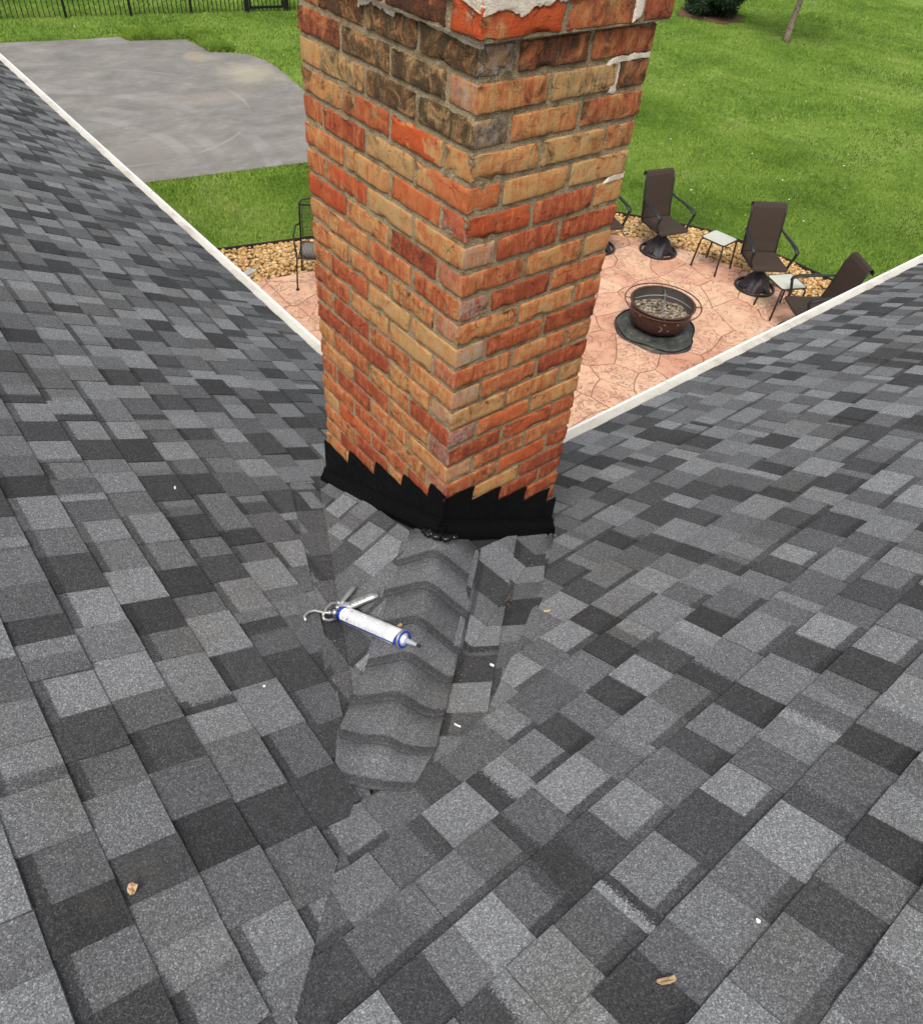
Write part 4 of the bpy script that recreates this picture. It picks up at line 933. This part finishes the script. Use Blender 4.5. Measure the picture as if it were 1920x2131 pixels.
# ================================================================ PATIO FURNITURE
ZP = 0.030
def swivel_chair():
    t_ = empty('patio_chair')
    # local: faces +x
    m = MB(); prof = [(-0.27, 0.46), (-0.25, 0.43), (-0.15, 0.415), (0.05, 0.415), (0.18, 0.42), (0.235, 0.405), (0.245, 0.385)]
    def sheet(prof, y0, y1, th=0.012):
        vs_ = []
        for x, z in prof: vs_ += [(x, y0, z), (x, y1, z), (x, y1, z - th), (x, y0, z - th)]
        n = len(prof); fs_ = []
        for i in range(n - 1):
            for j in range(4): fs_.append((4 * i + j, 4 * i + (j + 1) % 4, 4 * i + 4 + (j + 1) % 4, 4 * i + 4 + j))
        fs_ += [(0, 3, 2, 1), (4 * n - 4, 4 * n - 3, 4 * n - 2, 4 * n - 1)]
        m.add(vs_, [f[::-1] for f in fs_], False)
    sheet(prof, -0.24, 0.24); m.build('seat', 'wicker', t_)
    m = MB(); bp = [(-0.235, 0.44), (-0.27, 0.56), (-0.30, 0.72), (-0.335, 0.90), (-0.36, 1.00), (-0.385, 1.045), (-0.42, 1.055), (-0.445, 1.03), (-0.445, 0.98)]
    vs_ = []
    for x, z in bp: vs_ += [(x, -0.235, z), (x, 0.235, z), (x - 0.014, 0.235, z - 0.004), (x - 0.014, -0.235, z - 0.004)]
    n = len(bp); fs_ = []
    for i in range(n - 1):
        for j in range(4): fs_.append((4 * i + j, 4 * i + (j + 1) % 4, 4 * i + 4 + (j + 1) % 4, 4 * i + 4 + j))
    fs_ += [(0, 3, 2, 1), (4 * n - 4, 4 * n - 3, 4 * n - 2, 4 * n - 1)]
    m.add(vs_, fs_); m.build('backrest', 'wicker', t_)
    for s_ in (-1, 1):
        m = MB(); y = 0.262 * s_
        m.tube([(-0.31, y, 0.72), (-0.22, y * 1.03, 0.705), (-0.05, y * 1.12, 0.685), (0.12, y * 1.16, 0.665), (0.20, y * 1.16, 0.635), (0.222, y * 1.14, 0.60)], [0.020, 0.024, 0.030, 0.034, 0.032, 0.020], 8, flat=0.5)
        m.tube([(0.21, y * 1.14, 0.62), (0.19, y * 1.15, 0.55), (0.17, y * 1.08, 0.46), (0.19, y * 0.96, 0.40)], 0.019, 8)
        m.build('armrest', 'chair_metal', t_)
        m = MB(); m.tube([(-0.24, y * 0.94, 0.42), (-0.275, y * 0.94, 0.56), (-0.305, y * 0.94, 0.72), (-0.345, y * 0.94, 0.92), (-0.385, y * 0.94, 1.03)], 0.013, 8)
        m.tube([(-0.24, y * 0.94, 0.41), (0.0, y * 0.95, 0.398), (0.23, y * 0.94, 0.395)], 0.013, 8); m.build('side_rail', 'chair_metal', t_)
    m = MB(); m.lathe([(0.0, 0.40), (0.09, 0.395), (0.09, 0.38), (0.03, 0.37), (0.028, 0.16), (0.05, 0.12)], 16); m.build('swivel_post', 'chair_metal', t_)
    m = MB(); m.tube([(0.265 * math.cos(a), 0.265 * math.sin(a), 0.02) for a in np.linspace(0, 2 * math.pi, 28, endpoint=False)], 0.020, 8, closed=True)
    for k in range(4):
        a = k * math.pi / 2 + 0.4; m.tube([(0.02 * math.cos(a), 0.02 * math.sin(a), 0.15), (0.14 * math.cos(a), 0.14 * math.sin(a), 0.10), (0.26 * math.cos(a), 0.26 * math.sin(a), 0.02)], 0.014, 6)
    m.build('base_ring', 'chair_metal', t_)
    m = MB(); vs_ = []; n = 40
    for r_, z in ((0.035, 0.28), (0.06, 0.235), (0.10, 0.18), (0.15, 0.13), (0.19, 0.07), (0.215, 0.025)):
        for k in range(n):
            a = 2 * math.pi * k / n; fold = 1 + 0.13 * math.sin(5 * a + r_ * 20) * min(1, r_ / 0.1) + 0.05 * math.sin(11 * a)
            vs_.append((r_ * fold * math.cos(a), r_ * fold * math.sin(a), z + 0.018 * math.sin(5 * a + 1)))
    m.add(vs_, [(i * n + k, (i + 1) * n + k, (i + 1) * n + (k + 1) % n, i * n + (k + 1) % n) for i in range(5) for k in range(n)], True)
    m.build('cloth_cover', 'base_cloth', t_)
    return t_
ch = swivel_chair(); GC = 'brown swivel patio chairs round the fire pit'
def face(dx, dy): return math.atan2(dy, dx)
spots = [((8.10, 4.98), face(-0.24, -0.97), 'dark brown high-back swivel chair between chimney and first glass table'),
         ((8.47, 3.50), face(-0.56, -0.83), 'dark brown high-back swivel chair between the two glass side tables'),
         ((7.36, 5.56), face(-0.35, -0.94), 'dark brown swivel chair mostly hidden behind the brick chimney'),
         ((7.92, 2.42), face(-0.80, 0.60), 'dark brown swivel chair partly hidden by the right gutter')]
for i, ((x, y), a, lab) in enumerate(spots):
    o = ch if i == 0 else copy_tree(ch)
    o.location = (x, y, ZP); o.rotation_euler.z = a; tag(o, lab, 'chair', GC)
def side_table():
    t_ = empty('side_table'); s_ = 0.185; r = 0.045; ring = []
    for cx, cy, a0 in ((s_ - r, s_ - r, 0), (-s_ + r, s_ - r, 90), (-s_ + r, -s_ + r, 180), (s_ - r, -s_ + r, 270)):
        for k in range(5): a = R(a0 + 22.5 * k); ring.append((cx + r * math.cos(a), cy + r * math.sin(a)))
    m = MB(); m.prism(ring, 0.440, 0.448); m.build('glass_top', 'glass', t_)
    m = MB(); m.tube([(x * 1.02, y * 1.02, 0.440) for x, y in ring], 0.011, 8, closed=True); m.build('top_frame', 'table_frame', t_)
    for sx in (-1, 1):
        for sy in (-1, 1):
            m = MB(); m.tube([(sx * 0.150, sy * 0.150, 0.435), (sx * 0.180, sy * 0.180, 0.40), (sx * 0.205, sy * 0.205, 0.0)], 0.013, 8); m.build('leg', 'table_frame', t_)
    return t_
tb = side_table()
for i, ((x, y), a, lab) in enumerate([((8.42, 4.24), 0.08, 'small square glass side table standing clear between two chairs'), ((8.16, 2.94), -0.42, 'small square glass side table beside the armrest near the gutter')]):
    o = tb if i == 0 else copy_tree(tb)
    o.location = (x, y, ZP); o.rotation_euler.z = a; tag(o, lab, 'side table', 'glass side tables')

# fire pit
PX, PY = 6.40, 3.55
pit = tag(empty('fire_pit', (PX, PY, ZP + 0.03)), 'round reddish brown steel fire pit bowl with ring handle and ash', 'fire pit')
zr = 0.335
m = MB(); m.lathe([(0.0, 0.012), (0.24, 0.018), (0.32, 0.05), (0.365, 0.12), (0.385, 0.22), (0.392, zr - 0.01), (0.412, zr), (0.412, zr + 0.008), (0.385, zr + 0.006)], 48); m.build('bowl', 'pit', pit)
m = MB(); m.lathe([(0.392, zr + 0.007), (0.385, zr - 0.02), (0.375, 0.20), (0.34, 0.14)], 48); m.v = m.v; m.build('bowl_lining', 'pit_inside', pit)
m = MB(); n = 40; vs_ = [(0, 0, 0.205)]; fs_ = []
for j in range(1, 9):
    for k in range(n):
        a = 2 * math.pi * k / n; r_ = 0.372 * j / 8; vs_.append((r_ * math.cos(a), r_ * math.sin(a), 0.185 + 0.03 * noise.noise(Vector((r_ * math.cos(a) * 9, r_ * math.sin(a) * 9, 2))) + (0.02 if j < 6 else 0)))
for k in range(n): fs_.append((0, 1 + k, 1 + (k + 1) % n))
for j in range(7):
    for k in range(n): fs_.append((1 + j * n + k, 1 + (j + 1) * n + k, 1 + (j + 1) * n + (k + 1) % n, 1 + j * n + (k + 1) % n))
m.add(vs_, fs_, True); m.build('ash_bed', 'ash', pit)
m = MB(); m.tube([(0.478 * math.cos(a), 0.478 * math.sin(a), zr + 0.004) for a in np.linspace(0, 2 * math.pi, 56, endpoint=False)], 0.0075, 8, closed=True)
for a in (R(-48), R(42), R(132), R(222)): m.tube([(0.40 * math.cos(a), 0.40 * math.sin(a), zr), (0.478 * math.cos(a), 0.478 * math.sin(a), zr + 0.004)], 0.006, 6)
m.build('ring_handle', 'pit', pit)
for a in (R(0), R(90)):
    m = MB(); a += R(38); m.tube([(0.375 * math.cos(a) * s_, 0.375 * math.sin(a) * s_, zr - 0.03 + 0.12 * (1 - s_ * s_)) for s_ in np.linspace(-1, 1, 15)], 0.008, 6); m.build('grate_bar', 'pit_steel', pit)
m = MB(); m.tube([(0.024 * math.cos(a), 0.024 * math.sin(a), zr + 0.10) for a in np.linspace(0, 2 * math.pi, 12, endpoint=False)], 0.006, 6, closed=True); m.build('lift_ring', 'pit_steel', pit)
for k in range(3):
    a = R(30 + 120 * k); m = MB(); m.tube([(0.28 * math.cos(a), 0.28 * math.sin(a), 0.06), (0.29 * math.cos(a), 0.29 * math.sin(a), 0.03), (0.30 * math.cos(a), 0.30 * math.sin(a), 0.0)], 0.014, 8); m.build('leg', 'pit', pit)
def on_bowl(a, z, lift=0.002):
    r_ = np.interp(z, [0.05, 0.12, 0.22, zr - 0.01], [0.32, 0.365, 0.385, 0.392]) + lift; return Vector((r_ * math.cos(a), r_ * math.sin(a), z))
toc = math.atan2(CAMC[1] - PY, CAMC[0] - PX)
def decor(a, z, pts, mat):
    m = MB(); n = len(pts); m.add([on_bowl(a + p[0] / 0.38, z + p[1]) for p in pts] + [on_bowl(a + p[0] / 0.38, z + p[1], -0.004) for p in pts], [tuple(range(n))] + [(i, n + i, n + (i + 1) % n, (i + 1) % n) for i in range(n)]); m.build('cutout', mat, pit)
moon = [(0.045 * math.cos(R(d)), 0.045 * math.sin(R(d))) for d in range(-70, 111, 15)] + [(0.040 * math.cos(R(d)) - 0.010, 0.040 * math.sin(R(d)) + 0.004) for d in range(110, -71, -15)]
star = [((0.016 if i % 2 == 0 else 0.007) * math.sin(R(36 * i)), (0.016 if i % 2 == 0 else 0.007) * math.cos(R(36 * i))) for i in range(10)]
decor(toc + 0.10, 0.165, moon, 'pit_decor')
for da, z, mt in ((-0.55, 0.20, 'pit_decor_dark'), (-0.30, 0.155, 'pit_decor_dark'), (-0.36, 0.19, 'pit_decor_dark'), (0.25, 0.24, 'pit_decor'), (0.42, 0.15, 'pit_decor'), (0.70, 0.24, 'pit_decor'), (0.85, 0.20, 'pit_decor_dark'), (-0.62, 0.26, 'pit_decor')): decor(toc + da, z, star, mt)
# fabric cover crumpled beneath the pit
cov = empty('pit_cover', (PX, PY, ZP)); tag(cov, 'grey weathered fabric cover crumpled on the patio under the fire pit', 'cover')
m = MB(); n = 60; vs_ = []
for r_, hz2 in ((0.0, 0.03), (0.18, 0.03), (0.34, 0.035), (0.44, 0.05), (0.49, 0.045), (0.50, 0.004)):
    for k in range(n):
        a = 2 * math.pi * k / n; off_ = 0.10 * max(0, math.cos(a - toc + 0.15)) + 0.05 * math.sin(3 * a + 1) + 0.025 * math.sin(7 * a)
        rr_ = r_ * (1 + off_ * 1.1); vs_.append((rr_ * math.cos(a) - 0.04, rr_ * math.sin(a) - 0.04, hz2 * (1 + 0.5 * math.sin(6 * a + r_ * 9)) + 0.002))
m.add(vs_, [(i * n + k, (i + 1) * n + k, (i + 1) * n + (k + 1) % n, i * n + (k + 1) % n) for i in range(5) for k in range(n)], True); m.build('cover_fabric', 'cover', cov)
m = MB(); m.tube([Vector(vs_[4 * n + k]) + Vector((0, 0, 0.004)) for k in range(n)], 0.009, 6, closed=True); m.build('cover_hem', 'black_rubber', cov)

# wrought iron mesh chair beyond the chimney
fd = Vector((-0.57, -0.82, 0)).normalized()
ic = empty('iron_chair', (3.165 + 0.82 * 0.26, 6.92 - 0.57 * 0.26, ZP), math.atan2(fd.y, fd.x))
tag(ic, 'black wrought iron mesh chair half hidden behind the chimney', 'chair')
def meshpanel(fn, nu, nv, name, holes=True):
    m = MB()
    for i in range(nu + 1): m.tube([fn(i / nu, v) for v in (0, 0.5, 1)], 0.0022, 4)
    for j in range(nv + 1): m.tube([fn(u, j / nv) for u in (0, 0.5, 1)], 0.0022, 4)
    return m.build(name, 'iron', ic)
meshpanel(lambda u, v: (-0.21 - 0.10 * v, -0.225 + 0.45 * u, 0.47 + 0.45 * v), 26, 26, 'back_mesh')
meshpanel(lambda u, v: (-0.20 + 0.43 * v, -0.225 + 0.45 * u, 0.435 - 0.01 * v), 26, 26, 'seat_mesh')
m = MB(); m.tube([(-0.21, -0.235, 0.44), (-0.30, -0.235, 0.90), (-0.312, -0.20, 0.935), (-0.32, -0.1, 0.955), (-0.325, 0, 0.985), (-0.32, 0.1, 0.955), (-0.312, 0.20, 0.935), (-0.30, 0.235, 0.90), (-0.21, 0.235, 0.44)], 0.010, 8)
m.tube([(-0.295, -0.225, 0.88), (-0.298, 0.225, 0.88)], 0.006, 6); m.tube([(-0.22, -0.205, 0.5), (-0.285, -0.205, 0.88)], 0.006, 6); m.tube([(-0.22, 0.205, 0.5), (-0.285, 0.205, 0.88)], 0.006, 6); m.build('back_frame', 'iron', ic)
m = MB(); m.tube([(-0.20, -0.23, 0.435), (0.24, -0.23, 0.425), (0.24, 0.23, 0.425), (-0.20, 0.23, 0.435)], 0.009, 8, closed=True); m.build('seat_frame', 'iron', ic)
for s_ in (-1, 1):
    y = 0.25 * s_
    m = MB(); m.tube([(-0.25, y * 0.94, 0.66), (-0.16, y * 1.12, 0.67), (0.08, y * 1.14, 0.655), (0.19, y * 1.1, 0.63), (0.22, y * 1.05, 0.57), (0.20, y * 1.0, 0.46)], 0.010, 8); m.build('armrest', 'iron', ic)
    m = MB(); m.tube([(0.20, y, 0.47), (0.22, y, 0.40), (0.24, y * 1.05, 0.2), (0.26, y * 1.08, 0.012)], 0.010, 8); m.lathe([(0, 0.016), (0.022, 0.014), (0.024, 0.0), (0, 0.0)], 12, (0.26, y * 1.08, 0)); m.build('leg', 'iron', ic)
    m = MB(); m.tube([(-0.21, y * 0.95, 0.44), (-0.24, y, 0.2), (-0.27, y * 1.04, 0.0)], 0.010, 8); m.build('leg', 'iron', ic)
o = blob_mesh([(3.62, 7.42, 0.12, 0.16), (3.78, 7.36, 0.12, 0.15), (3.9, 7.42, 0.10, 0.13)], 'garden_stone', 'boulder', None, Vector((3.7, 7.4, 0))); o.location = (3.7, 7.4, 0)
tag(o, 'pale grey garden stone in the gravel behind the iron chair', 'stone')
m = MB(); m.box((0, 0, 0.035), (0.32, 0.10, 0.05), 0.35); o = m.build('stepping_stone', 'boulder'); o.location = (2.62, 7.38, 0); tag(o, 'flat pale stone lying in gravel next to left gutter', 'stone')

# ================================================================ FENCE, TREE, SHRUB
def fy(x): return 21.75 - 0.195 * x
ang = math.atan(-0.195)
xs = [-1.1, 0.36, 1.83, 3.3, 4.76, 6.22, 7.66, 9.06]
labs = ['left end of black picket fence beyond the asphalt', 'black picket fence panel second from the far left', 'black picket fence panel left of the roof edge', 'black picket fence panel at the top left corner of view', 'black picket fence panel behind the long turf strip', 'black picket fence panel left of the middle post', 'black picket fence panel next to the gate']
fen = tag(empty('picket_fence', (3.3, fy(3.3), 0)), 'black metal picket fence running behind the asphalt pad', 'fence'); fo = Vector((3.3, fy(3.3), 0))
m = MB(); m.box((0, 0, 0.6), (0.019, 0.019, 1.14)); pk = m.build('picket', 'fence_black', fen); pk.rotation_euler.z = ang; first = True
def span(x0, x1, parent, org, pickets=True):
    global first
    L_ = (x1 - x0) / math.cos(ang)
    for z in (0.42, 1.08):
        m = MB(); m.box((((x0 + x1) / 2) - org.x, fy((x0 + x1) / 2) - org.y, z), (L_, 0.03, 0.032), ang); m.build('rail', 'fence_black', parent)
    n = int((x1 - x0) / 0.105)
    for i in range(1, n):
        x = x0 + (x1 - x0) * i / n
        if first and parent == fen: o = pk; first = False
        else: o = pk.copy(); COL.objects.link(o); o.parent = parent
        o.location = (x - org.x, fy(x) - org.y, 0)
def post(x, parent, org, s_=0.06):
    m = MB(); m.box((x - org.x, fy(x) - org.y, 0.63), (s_, s_, 1.26), ang); m.box((x - org.x, fy(x) - org.y, 1.27), (s_ * 1.15, s_ * 1.15, 0.02), ang); m.build('post', 'fence_black', parent)
for a, b in zip(xs[:-1], xs[1:]): span(a, b, fen, fo)
for x in xs[:-1]: post(x, fen, fo)
post(9.06, fen, fo, 0.11); post(10.10, fen, fo, 0.11)
for a, b in zip([10.10, 11.56], [11.56, 13.0]): span(a, b, fen, fo); post(b, fen, fo)
gx = Vector((9.14, fy(9.14), 0)); gate = tag(empty('fence_gate', gx), 'black metal gate with thick bottom rail between wide fence posts', 'gate')
for z in (0.10, 1.10): m = MB(); m.box((9.58 - gx.x, fy(9.58) - gx.y, z), (0.86, 0.045, 0.06), ang); m.build('rail', 'fence_black', gate)
for x in (9.16, 10.0): m = MB(); m.box((x - gx.x, fy(x) - gx.y, 0.62), (0.045, 0.045, 1.1), ang); m.build('stile', 'fence_black', gate)
for i in range(1, 8):
    x = 9.16 + 0.84 * i / 8; o = pk.copy(); COL.objects.link(o); o.parent = gate; o.location = (x - gx.x, fy(x) - gx.y, 0)

def leaf_cloud(C_, rad, n, size, name, mat, parent, org, squash=1.0, spiky=False, keepf=None):
    d = rng.normal(0, 1, (n, 3)); d /= np.linalg.norm(d, axis=1)[:, None]; r_ = rng.uniform(0.25, 1, n) ** 0.5
    cl_ = rng.normal(0, 1, (60, 3)); cl_ /= np.linalg.norm(cl_, axis=1)[:, None]; cl_ *= rng.uniform(0.45, 1.0, (60, 1))
    idx = rng.integers(0, 60, n); P = cl_[idx] * 0.85 + d * r_[:, None] * 0.26
    P = P * np.array([rad, rad, rad * squash]) + np.array(C_)
    if keepf is not None: ok = keepf(P); P = P[ok]; d = d[ok]; idx = idx[ok]
    n = len(P); u = rng.normal(0, 1, (n, 3)); u /= np.linalg.norm(u, axis=1)[:, None]; v = np.cross(u, d); v /= np.linalg.norm(v, axis=1)[:, None] + 1e-6
    s_ = rng.uniform(0.6, 1.3, (n, 1)) * size; wv = 0.22 if spiky else 0.5
    V = np.stack([P - u * s_, P + v * s_ * wv, P + u * s_, P - v * s_ * wv], 1).reshape(-1, 3) - np.array(org)
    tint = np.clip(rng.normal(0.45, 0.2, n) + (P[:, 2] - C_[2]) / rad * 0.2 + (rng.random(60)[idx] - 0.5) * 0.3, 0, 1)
    return np_mesh(name, V, np.arange(4 * n).reshape(-1, 4), mat, np.repeat(tint, 4), parent)
TX, TY = 21.94, 12.0
tree = tag(empty('young_tree', (TX, TY, 0)), 'slender young tree with grey bark on the far lawn', 'tree')
m = MB(); m.tube([(0, 0, -0.02), (0.0, 0, 0.12), (0.02, 0.0, 0.6), (0.06, -0.03, 1.3), (0.05, 0.02, 2.1), (0.12, 0.0, 3.0), (0.1, 0.06, 3.9)], [0.125, 0.09, 0.078, 0.07, 0.055, 0.035, 0.012], 10); tr = m.build('trunk', 'bark', tree)
for k in range(9):
    a = k * 2.4; z0 = 1.25 + 0.25 * k; L_ = 1.3 - 0.08 * k; m = MB()
    m.tube([(0.05, 0, z0), (0.05 + L_ * 0.4 * math.cos(a), L_ * 0.4 * math.sin(a), z0 + 0.25), (0.05 + L_ * math.cos(a), L_ * math.sin(a), z0 + (0.05 if k < 3 else 0.4))], [0.022, 0.014, 0.005], 6); m.build('limb', 'bark', tr)
leaf_cloud((TX + 0.1, TY, 2.75), 1.75, 9000, 0.05, 'crown', 'leaf', tree, (TX, TY, 0), 0.95)
SX, SY = 22.25, 15.0
sh = tag(empty('evergreen_shrub', (SX, SY, 0)), 'dark rounded evergreen shrub in mulch on the far lawn', 'shrub')
leaf_cloud((SX, SY, 0.75), 1.15, 20000, 0.07, 'foliage', 'needle', sh, (SX, SY, 0), 0.95, True, lambda P: P[:, 2] > 0.03)
m = MB()
for k in range(7): a = k * 0.9; m.tube([(0, 0, 0), (0.25 * math.cos(a), 0.25 * math.sin(a), 0.5), (0.5 * math.cos(a), 0.5 * math.sin(a), 1.1)], [0.03, 0.02, 0.008], 6)
m.build('stem', 'bark', sh)
m = MB(); ring = [(1.0 * math.cos(a) * (1 + 0.15 * math.sin(3 * a)), 1.0 * math.sin(a) * (1 + 0.12 * math.sin(5 * a))) for a in np.linspace(0, 2 * math.pi, 30, endpoint=False)]
m.prism([(x + SX, y + SY) for x, y in ring], -0.02, 0.03); struct(m.build('mulch_bed', 'mulch'))

# ================================================================ SMALL DEBRIS ON THE ROOF
def surf(x, y): return max(zp(PL, x, y), zp(PR, x, y), min(zp(CL, x, y), zp(CR, x, y)) if x > -0.64 and y > -0.57 else -9)
def chip(x, y, L_, W_, T_, rot, name, mat, lab, cat, seed):
    m = MB(); n = 9; ring = []
    for k in range(n):
        a = 2 * math.pi * k / n; q = 1 + 0.35 * noise.noise(Vector((math.cos(a) * 1.5, math.sin(a) * 1.5, seed * 3.3)))
        ring.append((L_ / 2 * q * math.cos(a), W_ / 2 * q * math.sin(a)))
    vs_ = [(a, b, 0) for a, b in ring] + [(a * 0.9, b * 0.9, T_ * (1 + 0.4 * math.sin(i * 2.1))) for i, (a, b) in enumerate(ring)] + [(0, 0, T_ * 0.7)]
    m.add(vs_, [(i, (i + 1) % n, n + (i + 1) % n, n + i) for i in range(n)] + [(n + i, n + (i + 1) % n, 2 * n) for i in range(n)])
    o = m.build(name, mat); o.location = (x, y, surf(x, y) + 0.0105)
    gx_ = (surf(x + 0.01, y) - surf(x - 0.01, y)) / 0.02; gy_ = (surf(x, y + 0.01) - surf(x, y - 0.01)) / 0.02
    nn = Vector((-gx_, -gy_, 1)).normalized(); o.rotation_euler = (nn.to_track_quat('Z', 'X').to_matrix() @ Matrix.Rotation(rot, 3, 'Z')).to_euler()
    tag(o, lab, cat); return o
chip(-1.138, -0.542, 0.021, 0.019, 0.007, 0.3, 'seed_husk', 'chip_tan', 'pale tan seed husk on dark shingle at lower left', 'husk', 1)
chip(-0.500, -1.238, 0.036, 0.010, 0.005, 1.0, 'wood_splinter', 'chip_wood', 'tan wood splinter on shingles at bottom right', 'splinter', 2)
chip(-0.709, -0.178, 0.008, 0.006, 0.003, 0.3, 'paint_chip', 'chip_white', 'tiny white chip on left slope below the caulking gun', 'chip', 3)
chip(0.136, -0.368, 0.024, 0.007, 0.004, 0.9, 'seed_pod', 'chip_tan', 'pale curled seed pod right of the saddle', 'seed', 4)
chip(-0.144, -0.430, 0.018, 0.008, 0.003, 0.2, 'paint_chip', 'chip_white', 'white chip in right valley of the saddle', 'chip', 5)
chip(-0.579, 0.699, 0.018, 0.006, 0.003, 1.3, 'paint_chip', 'chip_white', 'pale flake on left slope level with flashing', 'chip', 6)
chip(-0.311, -1.277, 0.009, 0.007, 0.003, 0.1, 'paint_chip', 'chip_white', 'tiny white speck on right slope near bottom corner', 'chip', 7)
chip(-0.36, -0.54, 0.026, 0.004, 0.004, 0.2, 'grass_stalk', 'chip_white', 'thin pale stalk on the lowest ridge cap', 'stalk', 8)
chip(-0.30, -0.20, 0.014, 0.012, 0.005, 0.5, 'leaf_fragment', 'chip_wood', 'small brown leaf fragment beside the nozzle', 'leaf', 9)
# tan grit washed into the two saddle valleys
V = []; F = []
for k in range(600):
    s_ = random.random() ** 0.8
    if random.random() < 0.5: y = EY + (0.72 - EY) * s_; x = 0.470 * y - 0.3757 + random.gauss(-0.01, 0.028)
    else: x = EX + (0.54 - EX) * s_; y = 0.470 * x - 0.261 + random.gauss(-0.01, 0.028)
    z = surf(x, y) + 0.007; r_ = random.uniform(0.0007, 0.0017); a = random.uniform(0, 6.28); o_ = len(V)
    for q in (0, 2.1, 4.2): V.append((x + r_ * math.cos(a + q), y + r_ * math.sin(a + q), z))
    V.append((x, y, z + r_ * 1.2)); F += [(o_, o_ + 1, o_ + 3), (o_ + 1, o_ + 2, o_ + 3), (o_ + 2, o_, o_ + 3)]
stuff(np_mesh('valley_grit', V, F, 'chip_tan'), 'tan grit and dust gathered in the saddle valleys', 'grit')
